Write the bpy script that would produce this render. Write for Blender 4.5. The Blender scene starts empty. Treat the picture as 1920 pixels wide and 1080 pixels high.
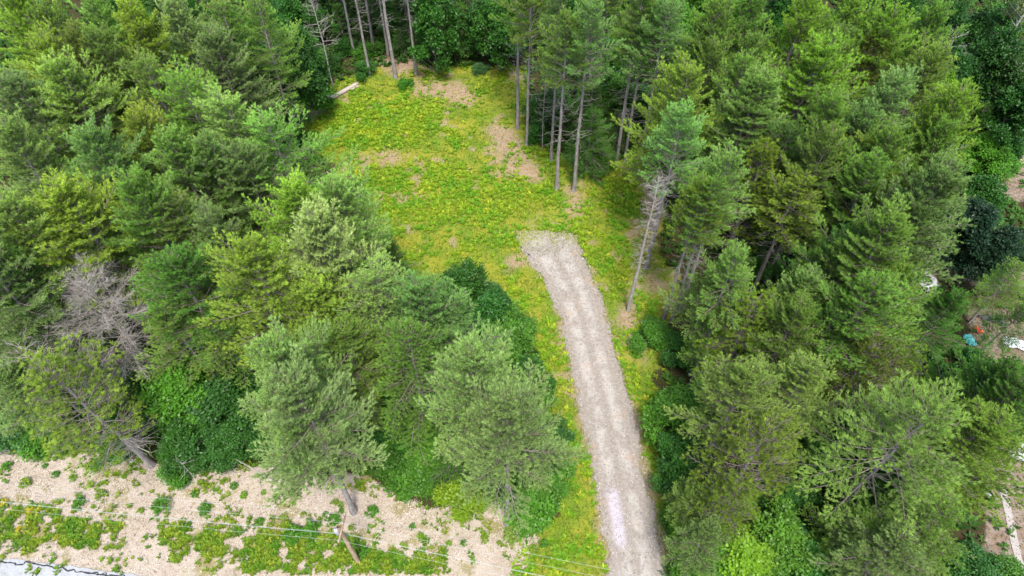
import bpy, math, random
import numpy as np
from mathutils import Vector, Matrix

sc = bpy.context.scene
# ---------------------------------------------------------------- camera
CAM_H = 55.0
PITCH = math.radians(51.4)           # below the horizon
cam_d = bpy.data.cameras.new('camera'); cam = bpy.data.objects.new('camera', cam_d)
sc.collection.objects.link(cam)
cam.location = (0, 0, CAM_H)
cam.rotation_euler = (math.pi/2 - PITCH, 0, 0)
cam_d.sensor_width = 36; cam_d.lens = 24; cam_d.clip_end = 2000
sc.camera = cam
# ---------------------------------------------------------------- sky and sun
SUN_EL, SUN_AZ = math.radians(64), math.radians(172)     # azimuth clockwise from +Y
w = bpy.data.worlds.new("World"); sc.world = w; w.use_nodes = True
wn = w.node_tree.nodes; wl = w.node_tree.links
sky = wn.new('ShaderNodeTexSky'); sky.sky_type = 'NISHITA'; sky.sun_disc = False
sky.sun_elevation = SUN_EL; sky.sun_rotation = SUN_AZ; sky.air_density = 1.0; sky.dust_density = 2.5; sky.ozone_density = 1.0
bg = wn['Background']; bg.inputs[1].default_value = 0.15
wl.new(sky.outputs[0], bg.inputs[0])
sun_d = bpy.data.lights.new('sun', 'SUN'); sun_d.energy = 1.95; sun_d.angle = math.radians(12); sun_d.color = (1.0, .96, .88)
sun = bpy.data.objects.new('sun', sun_d); sc.collection.objects.link(sun)
sdir = Vector((math.sin(SUN_AZ)*math.cos(SUN_EL), math.cos(SUN_AZ)*math.cos(SUN_EL), math.sin(SUN_EL)))
sun.rotation_euler = sdir.to_track_quat('Z', 'Y').to_euler(); sun.location = (30, -20, 80)
sc.view_settings.view_transform = 'Standard'; sc.view_settings.look = 'None'
sc.view_settings.exposure = 1.34; sc.view_settings.gamma = 1.0
sc.cycles.max_bounces = 5; sc.cycles.diffuse_bounces = 3; sc.cycles.transmission_bounces = 3

C = sc.collection
SP, CP = math.sin(PITCH), math.cos(PITCH)

def P(px, py, z=0.0):
    """where the sight line of photo pixel (px, py) meets the height z, in metres"""
    u, v = px-960, 540-py
    dy = 1280*CP + v*SP; dz = -1280*SP + v*CP
    s = (CAM_H-z)/-dz
    return (u*s, dy*s, z)

# ---------------------------------------------------------------- helpers
def mesh_np(name, V, faces, mats=(), attrs=None, smooth=False):
    """V (n,3); faces: list of (m,k) index arrays"""
    me = bpy.data.meshes.new(name)
    V = np.asarray(V, dtype=np.float32)
    faces = [np.asarray(f, dtype=np.int32) for f in faces if len(f)]
    me.vertices.add(len(V)); me.vertices.foreach_set('co', V.ravel())
    loops = np.concatenate([f.ravel() for f in faces])
    sizes = np.concatenate([np.full(len(f), f.shape[1], np.int32) for f in faces])
    starts = np.concatenate([[0], np.cumsum(sizes)[:-1]]).astype(np.int32)
    me.loops.add(len(loops)); me.loops.foreach_set('vertex_index', loops)
    me.polygons.add(len(sizes)); me.polygons.foreach_set('loop_start', starts)
    try: me.polygons.foreach_set('loop_total', sizes)
    except Exception: pass
    if smooth: me.polygons.foreach_set('use_smooth', np.ones(len(sizes), bool))
    for m in mats: me.materials.append(m)
    for k, a in (attrs or {}).items():
        a = np.asarray(a, dtype=np.float32)
        if a.ndim == 1:
            t = me.attributes.new(k, 'FLOAT', 'POINT'); t.data.foreach_set('value', a)
        else:
            t = me.attributes.new(k, 'FLOAT_COLOR', 'POINT'); t.data.foreach_set('color', a.ravel())
    me.update(calc_edges=True)
    return me

def link(name, data, parent=None, loc=(0, 0, 0)):
    o = bpy.data.objects.new(name, data); C.objects.link(o); o.location = loc
    if parent: o.parent = parent
    return o

def tag(o, label=None, cat=None, group=None, kind=None):
    if label: o['label'] = label
    if cat: o['category'] = cat
    if group: o['group'] = group
    if kind: o['kind'] = kind
    return o

def unit(a):
    return a/np.maximum(np.linalg.norm(a, axis=-1, keepdims=True), 1e-9)

class Tubes:
    """collects tapered polyline tubes"""
    def __init__(s): s.V = []; s.F = []; s.n = 0; s.A = []
    def add(s, pts, rad, sides=5, att=0.0, cap=True):
        pts = np.asarray(pts, float); rad = np.asarray(rad, float); k = len(pts)
        t = np.gradient(pts, axis=0); t = unit(t)
        ref = np.array([0, 0, 1.0]) if abs(t[0][2]) < .9 else np.array([1.0, 0, 0])
        u = unit(np.cross(t, ref)); v = np.cross(t, u)
        a = np.linspace(0, 2*np.pi, sides, endpoint=False)
        ring = pts[:, None, :] + rad[:, None, None]*(np.cos(a)[None, :, None]*u[:, None, :]+np.sin(a)[None, :, None]*v[:, None, :])
        s.V.append(ring.reshape(-1, 3)); s.A.append(np.full(k*sides, att))
        i = np.arange(k-1)[:, None]*sides; j = np.arange(sides)[None, :]; j2 = (j+1) % sides
        q = np.stack([i+j, i+j2, i+sides+j2, i+sides+j], -1).reshape(-1, 4)+s.n
        s.F.append(q); s.n += k*sides
        if cap and sides == 4:
            s.F.append(np.array([[3, 2, 1, 0], [k*4-4, k*4-3, k*4-2, k*4-1]])+s.n-k*4)
    def mesh(s, name, mat, smooth=True, key='tone'):
        return mesh_np(name, np.concatenate(s.V), [np.concatenate(s.F)], [mat], {key: np.concatenate(s.A)}, smooth)

def segs(p0, p1, r0, r1):
    """many straight 3-sided segments at once -> V, F"""
    d = unit(p1-p0); ref = np.where(np.abs(d[:, 2:3]) < .9, np.array([[0, 0, 1.0]]), np.array([[1.0, 0, 0]]))
    u = unit(np.cross(d, ref)); v = np.cross(d, u); n = len(p0)
    V = np.zeros((n, 6, 3))
    for i in range(3):
        a = 2*np.pi*i/3; o = math.cos(a)*u+math.sin(a)*v
        V[:, i] = p0+o*np.reshape(r0, (-1, 1)); V[:, 3+i] = p1+o*np.reshape(r1, (-1, 1))
    b = (np.arange(n)*6)[:, None]
    F = np.concatenate([b+np.array([[i, (i+1) % 3, 3+(i+1) % 3, 3+i]]) for i in range(3)])
    return V.reshape(-1, 3), F

# ---------------------------------------------------------------- materials
def nmat(name):
    m = bpy.data.materials.new(name); m.use_nodes = True
    nt = m.node_tree; nt.nodes.clear()
    out = nt.nodes.new('ShaderNodeOutputMaterial')
    return m, nt, out
def N(nt, t, **k):
    n = nt.nodes.new(t)
    for a, b in k.items(): setattr(n, a, b)
    return n
def mixc(nt, f, a, b, mode='MIX'):
    m = N(nt, 'ShaderNodeMix', data_type='RGBA', blend_type=mode)
    for s, x in ((m.inputs[0], f), (m.inputs[6], a), (m.inputs[7], b)):
        if hasattr(x, 'links'): nt.links.new(x, s)
        else: s.default_value = x if not isinstance(x, tuple) else (x+(1,))[:4]
    return m.outputs[2]
def mth(nt, op, a, b=None, clamp=False):
    m = N(nt, 'ShaderNodeMath', operation=op, use_clamp=clamp)
    for s, x in ((m.inputs[0], a), (m.inputs[1], b)):
        if x is None: continue
        if hasattr(x, 'links'): nt.links.new(x, s)
        else: s.default_value = x
    return m.outputs[0]
def noise(nt, vec, scale, detail=4, rough=.6, col=False):
    n = N(nt, 'ShaderNodeTexNoise'); n.inputs['Scale'].default_value = scale
    n.inputs['Detail'].default_value = detail; n.inputs['Roughness'].default_value = rough
    if vec is not None: nt.links.new(vec, n.inputs['Vector'])
    return n.outputs['Color' if col else 'Fac']
def ramp(nt, f, lo, hi, a=0.0, b=1.0, smooth=True):
    m = N(nt, 'ShaderNodeMapRange', interpolation_type='SMOOTHSTEP' if smooth else 'LINEAR')
    nt.links.new(f, m.inputs[0])
    for i, x in enumerate((lo, hi, a, b)): m.inputs[i+1].default_value = x
    return m.outputs[0]
def geo_pos(nt): return N(nt, 'ShaderNodeNewGeometry').outputs['Position']

def leaf_mat(name, base=None, trans=.3, rough=.55, spec=.25, hue=(1.10, 1.06, .85), dark=.66, light=1.5):
    m, nt, out = nmat(name)
    if base is None:
        c = N(nt, 'ShaderNodeObjectInfo').outputs['Color']
    else:
        r = N(nt, 'ShaderNodeRGB'); r.outputs[0].default_value = base+(1,); c = r.outputs[0]
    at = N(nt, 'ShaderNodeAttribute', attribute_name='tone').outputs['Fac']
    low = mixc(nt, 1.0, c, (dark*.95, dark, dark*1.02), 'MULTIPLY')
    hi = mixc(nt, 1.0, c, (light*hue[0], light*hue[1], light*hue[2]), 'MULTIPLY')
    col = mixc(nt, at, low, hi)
    p = N(nt, 'ShaderNodeBsdfPrincipled'); p.inputs['Roughness'].default_value = rough
    p.inputs['Specular IOR Level'].default_value = spec
    nt.links.new(col, p.inputs['Base Color'])
    t = N(nt, 'ShaderNodeBsdfTranslucent'); tc = mixc(nt, 1.0, col, (1.15, 1.2, .6), 'MULTIPLY'); nt.links.new(tc, t.inputs[0])
    mx = N(nt, 'ShaderNodeMixShader'); mx.inputs[0].default_value = trans
    nt.links.new(p.outputs[0], mx.inputs[1]); nt.links.new(t.outputs[0], mx.inputs[2]); nt.links.new(mx.outputs[0], out.inputs[0])
    return m

def solid(name, a, b, scale=3.0, rough=.85, bump=.3, spec=.2, stretch=(1, 1, 1), attr=None):
    m, nt, out = nmat(name)
    tc = N(nt, 'ShaderNodeTexCoord').outputs['Object']
    mp = N(nt, 'ShaderNodeMapping'); mp.inputs['Scale'].default_value = stretch; nt.links.new(tc, mp.inputs[0])
    f = ramp(nt, noise(nt, mp.outputs[0], scale, 6, .65), .3, .7)
    col = mixc(nt, f, a, b)
    p = N(nt, 'ShaderNodeBsdfPrincipled'); p.inputs['Roughness'].default_value = rough; p.inputs['Specular IOR Level'].default_value = spec
    nt.links.new(col, p.inputs['Base Color'])
    if bump:
        bp = N(nt, 'ShaderNodeBump'); bp.inputs['Strength'].default_value = bump; bp.inputs['Distance'].default_value = .05
        nt.links.new(f, bp.inputs['Height']); nt.links.new(bp.outputs[0], p.inputs['Normal'])
    nt.links.new(p.outputs[0], out.inputs[0])
    return m

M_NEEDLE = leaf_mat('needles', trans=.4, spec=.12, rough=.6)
M_LEAF = leaf_mat('broad_leaves', trans=.32, rough=.45, spec=.3)
M_BARK = solid('pine_bark', (.17, .15, .14), (.33, .30, .285), 4, stretch=(1, 1, .35), bump=.5)
M_LIMB = solid('limb_bark', (.15, .12, .10), (.30, .255, .22), 6, bump=.2)
M_DEAD = solid('dead_wood', (.24, .215, .19), (.44, .40, .36), 6, bump=.2)
M_BIRCH = solid('birch_bark', (.30, .28, .25), (.62, .60, .55), 5, stretch=(1, 1, 2), bump=.2)
M_DBARK = solid('broadleaf_bark', (.10, .085, .07), (.22, .19, .165), 5, bump=.4)

# ---------------------------------------------------------------- ground zones (outlines in photo pixels, laid on the ground)
def poly(pts): return np.array([P(*p)[:2] for p in pts])
def inside_dist(Q, X, Y):
    """signed distance (positive inside) of points to polygon Q"""
    ins = np.zeros(X.shape, bool); dist = np.full(X.shape, 1e9)
    n = len(Q)
    for i in range(n):
        x0, y0 = Q[i]; x1, y1 = Q[(i+1) % n]
        c = ((y0 > Y) != (y1 > Y)) & (X < (x1-x0)*(Y-y0)/((y1-y0) if y1 != y0 else 1e-9)+x0)
        ins ^= c
        L2 = (x1-x0)**2+(y1-y0)**2
        t = np.clip(((X-x0)*(x1-x0)+(Y-y0)*(y1-y0))/L2, 0, 1)
        dist = np.minimum(dist, np.hypot(X-x0-t*(x1-x0), Y-y0-t*(y1-y0)))
    return np.where(ins, dist, -dist)
Z_CLEAR = poly([(545, 215), (600, 175), (650, 148), (700, 128), (760, 122), (830, 128), (905, 125), (980, 130), (985, 235), (1040, 290), (1110, 320), (1210, 290), (1250, 340), (1240, 480), (1290, 560), (1260, 620),
                (1245, 700), (1240, 800), (1250, 900), (1290, 1000), (1330, 1100), (1330, 1200), (1000, 1200), (960, 1110), (1000, 1000), (1050, 930), (1035, 800), (1020, 690), (985, 600), (900, 540), (780, 560), (690, 480), (650, 350), (600, 280)])
Z_DIRT = [poly([(780, 150), (860, 150), (905, 185), (880, 205), (820, 190), (770, 175)]), poly([(930, 215), (965, 245), (1000, 290), (1030, 330), (1000, 345), (950, 330), (925, 285), (905, 240)]),
          poly([(1050, 345), (1100, 350), (1115, 385), (1080, 410), (1055, 395)]), poly([(1140, 570), (1190, 560), (1220, 640), (1240, 700), (1200, 700), (1160, 650)]),
          poly([(695, 285), (750, 280), (765, 305), (715, 312)]), poly([(940, 480), (985, 470), (1000, 500), (950, 515)]), poly([(1205, 330), (1250, 340), (1230, 500), (1270, 540), (1215, 560), (1200, 480)]),
          poly([(1040, 600), (1055, 600), (1060, 650), (1045, 650)]), poly([(690, 110), (800, 100), (830, 140), (740, 145)]), poly([(560, 215), (600, 195), (610, 210), (570, 232)])]
Z_VERGE = poly([(-500, 780), (-200, 800), (0, 818), (60, 845), (200, 845), (300, 870), (450, 875), (600, 890), (700, 905), (800, 950), (860, 940), (950, 945), (1000, 985), (1010, 1005), (985, 1060), (940, 1110), (930, 1200), (600, 1250), (-500, 1100)])
Z_YARD = YARD_ = [poly([(1900, 840), (1860, 880), (1850, 960), (1830, 1050), (1880, 1120), (2150, 1100), (2200, 850)]), poly([(1840, 300), (1930, 290), (2050, 330), (2050, 380), (1830, 370)]),
          poly([(1700, 485), (1760, 480), (1960, 500), (1960, 560), (1780, 540), (1720, 530)]), poly([(1800, 560), (1960, 560), (1990, 700), (1860, 690), (1800, 640)])]
Z_GREEN = [poly([(-300, 930), (0, 950), (120, 960), (200, 985), (240, 1020), (230, 1045), (0, 1005), (-300, 985)]), poly([(300, 990), (420, 985), (520, 1000), (650, 1010), (700, 1040), (820, 1055), (800, 1085), (600, 1075), (330, 1035)])]

rng = np.random.default_rng(7)
def vnoise(X, Y, s, seed):
    """smooth value noise"""
    r = np.random.default_rng(seed); T = r.random((64, 64))
    x = X/s+1000; y = Y/s+1000; xi = np.floor(x).astype(int); yi = np.floor(y).astype(int)
    fx = x-xi; fy = y-yi; fx = fx*fx*(3-2*fx); fy = fy*fy*(3-2*fy)
    g = lambda a, b: T[a % 64, b % 64]
    return (g(xi, yi)*(1-fx)+g(xi+1, yi)*fx)*(1-fy)+(g(xi, yi+1)*(1-fx)+g(xi+1, yi+1)*fx)*fy
def fbm(X, Y, s, seed): return (vnoise(X, Y, s, seed)*.5+vnoise(X, Y, s/2.1, seed+1)*.3+vnoise(X, Y, s/4.3, seed+2)*.2)
def sstep(x, a, b): t = np.clip((x-a)/(b-a), 0, 1); return t*t*(3-2*t)
def zones(X, Y):
    wob = (fbm(X, Y, 3.0, 11)-.5)*3.2
    clear = sstep(inside_dist(Z_CLEAR, X, Y)+wob, -.8, .8)
    dirt = np.max([sstep(inside_dist(q, X, Y)+wob*.9, -1.2, 1.8) for q in Z_DIRT], axis=0)
    dirt = np.maximum(dirt, .75*sstep(fbm(X, Y, 2.2, 51), .62, .72)*clear)
    verge = sstep(inside_dist(Z_VERGE, X, Y)+wob*.5, -.5, .5)
    yard = np.max([sstep(inside_dist(q, X, Y)+wob*.6, -.5, .5) for q in Z_YARD[:2]]+[.55*sstep(inside_dist(q, X, Y)+wob*.9, -.5, .9) for q in Z_YARD[2:]], axis=0)
    green = np.max([sstep(inside_dist(q, X, Y)+wob*.5, -.4, .6) for q in Z_GREEN], axis=0)
    return clear, dirt, verge, yard, green
def gz(X, Y):
    """gentle lie of the land"""
    return (fbm(X, Y, 9.0, 71)-.5)*.22

# ---------------------------------------------------------------- driveway and road
def resample(pts, step):
    pts = np.array(pts); d = np.r_[0, np.cumsum(np.hypot(*np.diff(pts, axis=0).T))]
    t = np.linspace(0, d[-1], max(2, int(d[-1]/step)+1))
    # smooth
    x = np.interp(t, d, pts[:, 0]); y = np.interp(t, d, pts[:, 1])
    k = max(3, int(1.5/step)); ker = np.ones(k)/k
    pad = lambda a: np.convolve(np.r_[np.full(k, a[0]), a, np.full(k, a[-1])], ker, 'same')[k:-k]
    return np.stack([pad(x), pad(y)], -1)
dl = [P(*p)[:2] for p in [(958, 425), (972, 455), (990, 490), (1022, 530), (1046, 590), (1066, 680), (1088, 780), (1106, 870), (1120, 950), (1134, 1050), (1145, 1200)]]
dr = [P(*p)[:2] for p in [(1078, 435), (1096, 475), (1118, 530), (1140, 600), (1166, 690), (1192, 780), (1208, 860), (1226, 950), (1250, 1050), (1290, 1200)]]
L_ = resample(dl, .2); R_ = resample(dr, .2); n = max(len(L_), len(R_))
ip = lambda A: np.stack([np.interp(np.linspace(0, 1, n), np.linspace(0, 1, len(A)), A[:, i]) for i in (0, 1)], -1)
L_, R_ = ip(L_), ip(R_)
DRV_Q = np.concatenate([L_, R_[::-1]])[::6]
# ground sheet: fine near, coarse far
def axis(a, b, step, far):
    f = np.arange(a, b+1e-6, step); g = []
    d = step; x = b
    while x < far: d *= 1.35; x += d; g.append(x)
    h = []; d = step; x = a
    while x > -far: d *= 1.35; x -= d; h.append(x)
    return np.array(h[::-1]+list(f)+g)
gx = axis(-75, 75, .4, 400); gy = axis(10, 108, .4, 500)
X, Y = np.meshgrid(gx, gy)
cl, di, ve, ya, gr = zones(X, Y)
dq_ = inside_dist(DRV_Q, X, Y); DRV = sstep(dq_, -.1, .5)
di = np.maximum(di, .72*sstep(dq_+(fbm(X, Y, 1.3, 19)-.5)*.9, -.75, -.1)*(Y < 42))
V = np.stack([X, Y, gz(X, Y)+(fbm(X, Y, .9, 33)-.5)*.05-DRV*.12], -1).reshape(-1, 3)
nx = len(gx); ii = (np.arange(len(gy)-1)[:, None]*nx+np.arange(nx-1)[None, :]).ravel()
F = np.stack([ii, ii+1, ii+nx+1, ii+nx], -1)

def ground_mat():
    m, nt, out = nmat('ground_cover')
    pos = geo_pos(nt)
    at = N(nt, 'ShaderNodeAttribute', attribute_name='zone'); sp = N(nt, 'ShaderNodeSeparateColor'); nt.links.new(at.outputs['Color'], sp.inputs[0])
    clear, dirt, verge = sp.outputs; yard = at.outputs['Alpha']
    n1 = noise(nt, pos, .35, 6, .65); n2 = noise(nt, pos, 1.6, 6, .7); n3 = noise(nt, pos, 9, 5, .75); n4 = noise(nt, pos, 28, 4, .8); n5 = noise(nt, pos, .12, 3, .5)
    # forest floor
    floor = mixc(nt, ramp(nt, n2, .4, .65), (.055, .035, .02), (.03, .055, .012))
    floor = mixc(nt, ramp(nt, n4, .55, .75), floor, (.16, .11, .075))
    # mossy grass
    g1 = mixc(nt, ramp(nt, n1, .38, .62), (.12, .205, .014), (.25, .26, .024))
    g1 = mixc(nt, ramp(nt, n2, .48, .68), g1, (.085, .145, .018))
    g1 = mixc(nt, ramp(nt, n3, .50, .72), g1, (.29, .24, .085))
    g1 = mixc(nt, mth(nt, 'MULTIPLY', ramp(nt, n4, .56, .70), .6), g1, (.05, .085, .015))
    # pink brown dirt with litter
    d1 = mixc(nt, ramp(nt, n2, .35, .65), (.30, .19, .13), (.40, .29, .22))
    d1 = mixc(nt, ramp(nt, n4, .50, .68), d1, (.16, .10, .065))
    d1 = mixc(nt, ramp(nt, n3, .58, .68), d1, (.13, .16, .02))
    # verge: pale chips
    v1 = mixc(nt, ramp(nt, n1, .35, .65), (.40, .335, .265), (.49, .43, .36))
    v1 = mixc(nt, ramp(nt, n1, .52, .62), v1, (.27, .24, .11))
    v1 = mixc(nt, ramp(nt, n3, .55, .70), v1, (.30, .20, .13))
    v1 = mixc(nt, ramp(nt, n4, .52, .66), v1, (.20, .13, .09))
    y1 = mixc(nt, ramp(nt, n2, .35, .65), (.20, .14, .10), (.27, .22, .18))
    y1 = mixc(nt, ramp(nt, n3, .55, .70), y1, (.24, .20, .06))
    def edge(w): return ramp(nt, mth(nt, 'ADD', w, mth(nt, 'MULTIPLY', mth(nt, 'SUBTRACT', n3, .5), 1.1)), .35, .65)
    c = mixc(nt, edge(clear), floor, g1)
    c = mixc(nt, mth(nt, 'MULTIPLY', ramp(nt, mth(nt, 'ADD', dirt, mth(nt, 'MULTIPLY', mth(nt, 'SUBTRACT', n3, .5), 1.4)), .12, 1.0), .85), c, d1)
    c = mixc(nt, edge(yard), c, y1)
    c = mixc(nt, edge(verge), c, v1)
    p = N(nt, 'ShaderNodeBsdfPrincipled'); p.inputs['Roughness'].default_value = .95; p.inputs['Specular IOR Level'].default_value = .1
    nt.links.new(c, p.inputs['Base Color'])
    b = N(nt, 'ShaderNodeBump'); b.inputs['Strength'].default_value = .7; b.inputs['Distance'].default_value = .08
    nt.links.new(mth(nt, 'ADD', n3, n4), b.inputs['Height']); nt.links.new(b.outputs[0], p.inputs['Normal'])
    nt.links.new(p.outputs[0], out.inputs[0])
    return m
zone = np.stack([cl, di, ve, ya], -1).reshape(-1, 4)
tag(link('ground', mesh_np('ground', V, [F], [ground_mat()], {'zone': zone}, True)), kind='structure')

m_ = 26

jl = (vnoise(L_[:, 0], L_[:, 1], .5, 5)-.5)*.55+(vnoise(L_[:, 0], L_[:, 1], 1.6, 6)-.5)*.7
jr = (vnoise(R_[:, 0], R_[:, 1], .5, 8)-.5)*.55+(vnoise(R_[:, 0], R_[:, 1], 1.6, 9)-.5)*.7
L_[:, 0] += .12; R_[:, 0] -= .12
tt = np.linspace(0, 1, m_)
G = L_[:, None, :]*(1-tt)[None, :, None]+R_[:, None, :]*tt[None, :, None]
G[:, :, 0] += jl[:, None]*np.clip(1-tt*6, 0, 1)[None, :]+jr[:, None]*np.clip(1-(1-tt)*6, 0, 1)[None, :]
# ragged upper end
hump = np.sin(tt*np.pi)*1.5+(vnoise(tt*9, tt*0, 1, 3)-.5)*3.4+(vnoise(tt*23, tt*0, 1, 13)-.5)*1.2
G[:, :, 1] += hump[None, :]*np.exp(-np.arange(n)/18)[:, None]
Zr = gz(G[..., 0], G[..., 1])+.035-.03*(np.exp(-((tt-.3)/.09)**2)+np.exp(-((tt-.68)/.09)**2))[None, :]
ed = np.minimum(tt, 1-tt)[None, :]*np.ones((n, 1)); Zr = Zr-(ed < .01)*.08
V = np.concatenate([G, Zr[..., None]], -1).reshape(-1, 3)
ii = (np.arange(n-1)[:, None]*m_+np.arange(m_-1)[None, :]).ravel()
F = np.stack([ii, ii+m_, ii+m_+1, ii+1], -1)
def drive_mat():
    m, nt, out = nmat('driveway_gravel'); pos = geo_pos(nt)
    u = N(nt, 'ShaderNodeAttribute', attribute_name='across').outputs['Fac']; s = N(nt, 'ShaderNodeAttribute', attribute_name='along').outputs['Fac']
    n1 = noise(nt, pos, .5, 5, .6); n2 = noise(nt, pos, 3, 6, .7); n3 = noise(nt, pos, 14, 5, .8); n4 = noise(nt, pos, 40, 3, .8)
    track = mth(nt, 'MAXIMUM', ramp(nt, mth(nt, 'ABSOLUTE', mth(nt, 'SUBTRACT', u, .30)), .16, .04), ramp(nt, mth(nt, 'ABSOLUTE', mth(nt, 'SUBTRACT', u, .66)), .15, .04))
    c = mixc(nt, ramp(nt, n2, .35, .65), (.225, .19, .16), (.295, .26, .225))
    c = mixc(nt, mth(nt, 'MULTIPLY', track, mth(nt, 'MULTIPLY', ramp(nt, n1, .35, .6), ramp(nt, n2, .3, .55, .45, 1.0))), c, (.42, .395, .36))
    c = mixc(nt, ramp(nt, n3, .55, .68), c, (.19, .15, .12))
    c = mixc(nt, ramp(nt, n4, .56, .70), c, (.40, .38, .355))
    c = mixc(nt, mth(nt, 'MULTIPLY', ramp(nt, n1, .56, .68), .5), c, (.36, .24, .16))
    # pale lavender patch along the left wheel track of the lower drive
    sp = mth(nt, 'MULTIPLY', ramp(nt, mth(nt, 'ABSOLUTE', mth(nt, 'SUBTRACT', u, .30)), .19, .0), N(nt, 'ShaderNodeAttribute', attribute_name='lavender_patch').outputs['Fac'])
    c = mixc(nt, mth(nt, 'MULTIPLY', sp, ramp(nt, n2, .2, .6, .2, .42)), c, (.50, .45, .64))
    # grass creeping in at the far end and the margins
    gm = mth(nt, 'ADD', N(nt, 'ShaderNodeAttribute', attribute_name='weeds').outputs['Fac'], mth(nt, 'MULTIPLY', mth(nt, 'SUBTRACT', n2, .5), 1.3))
    c = mixc(nt, ramp(nt, gm, .58, .80), c, (.20, .22, .04))
    p = N(nt, 'ShaderNodeBsdfPrincipled'); p.inputs['Roughness'].default_value = .95; p.inputs['Specular IOR Level'].default_value = .15
    nt.links.new(c, p.inputs['Base Color'])
    b = N(nt, 'ShaderNodeBump'); b.inputs['Strength'].default_value = .6; b.inputs['Distance'].default_value = .04
    nt.links.new(mth(nt, 'ADD', n3, n4), b.inputs['Height']); nt.links.new(b.outputs[0], p.inputs['Normal'])
    nt.links.new(p.outputs[0], out.inputs[0]); return m
along = np.linspace(0, 1, n)[:, None]*np.ones((1, m_)); across = tt[None, :]*np.ones((n, 1))
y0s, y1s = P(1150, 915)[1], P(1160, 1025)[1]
lavender_patch = sstep(G[..., 1], y1s-.3, y1s+.5)*sstep(-G[..., 1], -y0s-.3, -y0s+.5)
weeds = np.maximum(.95*np.exp(-np.arange(n)/34)[:, None]*np.ones((1, m_)), .6*sstep(.5-ed, .42, .5))
weeds = np.maximum(weeds, .62*np.exp(-np.arange(n)/60)[:, None]*sstep(-across, -.3, -.05))
DRIVE_Q = np.concatenate([L_, R_[::-1]])
tag(link('driveway', mesh_np('driveway', V, [F], [drive_mat()], {'across': across.ravel(), 'along': along.ravel(), 'lavender_patch': lavender_patch.ravel(), 'weeds': weeds.ravel()}, True)), kind='structure')

# paved road in the corner and the sandy shoulder beside it
e = np.array([P(*p)[:2] for p in [(-900, 935), (-300, 1008), (0, 1049), (70, 1053), (140, 1064), (280, 1082), (500, 1112), (900, 1180), (1500, 1300)]])
e = resample(e, .25); e[:, 1] += (vnoise(e[:, 0], e[:, 1], .6, 21)-.5)*.22
dirn = unit(e[-1]-e[0]); nrm = np.array([dirn[1], -dirn[0]])
rows = np.array([0, .15, 1.5, 3.2, 6.5]); k = len(e)
G = e[None, :, :]+rows[:, None, None]*nrm[None, None, :]
V = np.concatenate([G, (gz(G[..., 0], G[..., 1])+.07)[..., None]], -1).reshape(-1, 3)
ii = (np.arange(len(rows)-1)[:, None]*k+np.arange(k-1)[None, :]).ravel()
F = np.stack([ii, ii+k, ii+k+1, ii+1], -1)
M_ASPH = solid('worn_asphalt', (.27, .28, .29), (.35, .36, .37), 5, rough=.9, bump=.1)
road = tag(link('road', mesh_np('road', V, [F], [M_ASPH], None, True)), kind='structure')
M_TAR = solid('tar_filled_crack', (.02, .02, .025), (.05, .05, .055), 8, rough=.6, bump=0)
def crack(pts, wd, seed):
    pts = resample([P(*p)[:2] for p in pts], .12); r = np.random.default_rng(seed)
    pts = pts+(np.stack([vnoise(pts[:, 0], pts[:, 1], .35, seed), vnoise(pts[:, 0], pts[:, 1], .35, seed+1)], -1)-.5)*.35
    t = unit(np.gradient(pts, axis=0)); nn = np.stack([-t[:, 1], t[:, 0]], -1)
    w_ = wd*(.5+r.random(len(pts))*.9)
    A = pts+nn*w_[:, None]/2; B = pts-nn*w_[:, None]/2
    VV = np.concatenate([np.concatenate([A, gz(A[:, 0], A[:, 1])[:, None]+.0745], 1), np.concatenate([B, gz(B[:, 0], B[:, 1])[:, None]+.0745], 1)])
    q = len(pts); i = np.arange(q-1)
    link('tar_crack', mesh_np('tar_crack', VV, [np.stack([i, i+1, i+q+1, i+q], -1)], [M_TAR]), road)
crack([(-60, 1045), (0, 1053), (70, 1058), (140, 1070), (230, 1083), (330, 1098)], .11, 3)
crack([(75, 1060), (62, 1072), (58, 1088)], .09, 4)
crack([(72, 1062), (74, 1074), (66, 1090)], .06, 9)
crack([(165, 1070), (185, 1077), (215, 1080), (240, 1090)], .08, 6)

# ---------------------------------------------------------------- foliage builders
def blades(cen, dr, n, ln, wd, spread, rg, up=.25, tone=None, kind='tri'):
    """n needle blades (or leaves) round each tuft centre"""
    m = len(cen); c = np.repeat(cen, n, 0); d = np.repeat(dr, n, 0)
    r = rg.normal(size=(m*n, 3)); r = unit(r)
    d = unit(d+r*spread+np.array([0, 0, up]))
    L = ln*(.7+.6*rg.random(m*n))[:, None]; W = wd*(.7+.6*rg.random(m*n))[:, None]
    s = unit(np.cross(d, unit(rg.normal(size=(m*n, 3))*.6+np.array([0, 0, 1.]))))
    t = np.repeat(tone, n)+rg.normal(size=m*n)*.07 if tone is not None else np.full(m*n, .5)
    if kind == 'tri':
        V = np.stack([c-s*W/2, c+s*W/2, c+d*L], 1).reshape(-1, 3)
        F = np.arange(m*n*3).reshape(-1, 3); T = np.repeat(t, 3)
    else:
        nn = np.cross(d, s)
        V = np.stack([c, c+d*L*.5+s*W/2+nn*L*.06, c+d*L, c+d*L*.5-s*W/2+nn*L*.06], 1).reshape(-1, 3)
        F = np.arange(m*n*4).reshape(-1, 4); T = np.repeat(t, 4)
    return V, F, np.clip(T, 0, 1)

def trunk_curve(H, rg, lean=.0, wob=.12, n=14):
    z = np.linspace(0, H, n); a = rg.random()*6.28
    x = np.cumsum(rg.normal(size=n))*wob*.25; y = np.cumsum(rg.normal(size=n))*wob*.25
    x -= x[0]; y -= y[0]
    return np.stack([x+lean*z*math.cos(a), y+lean*z*math.sin(a), z], -1)

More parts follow.
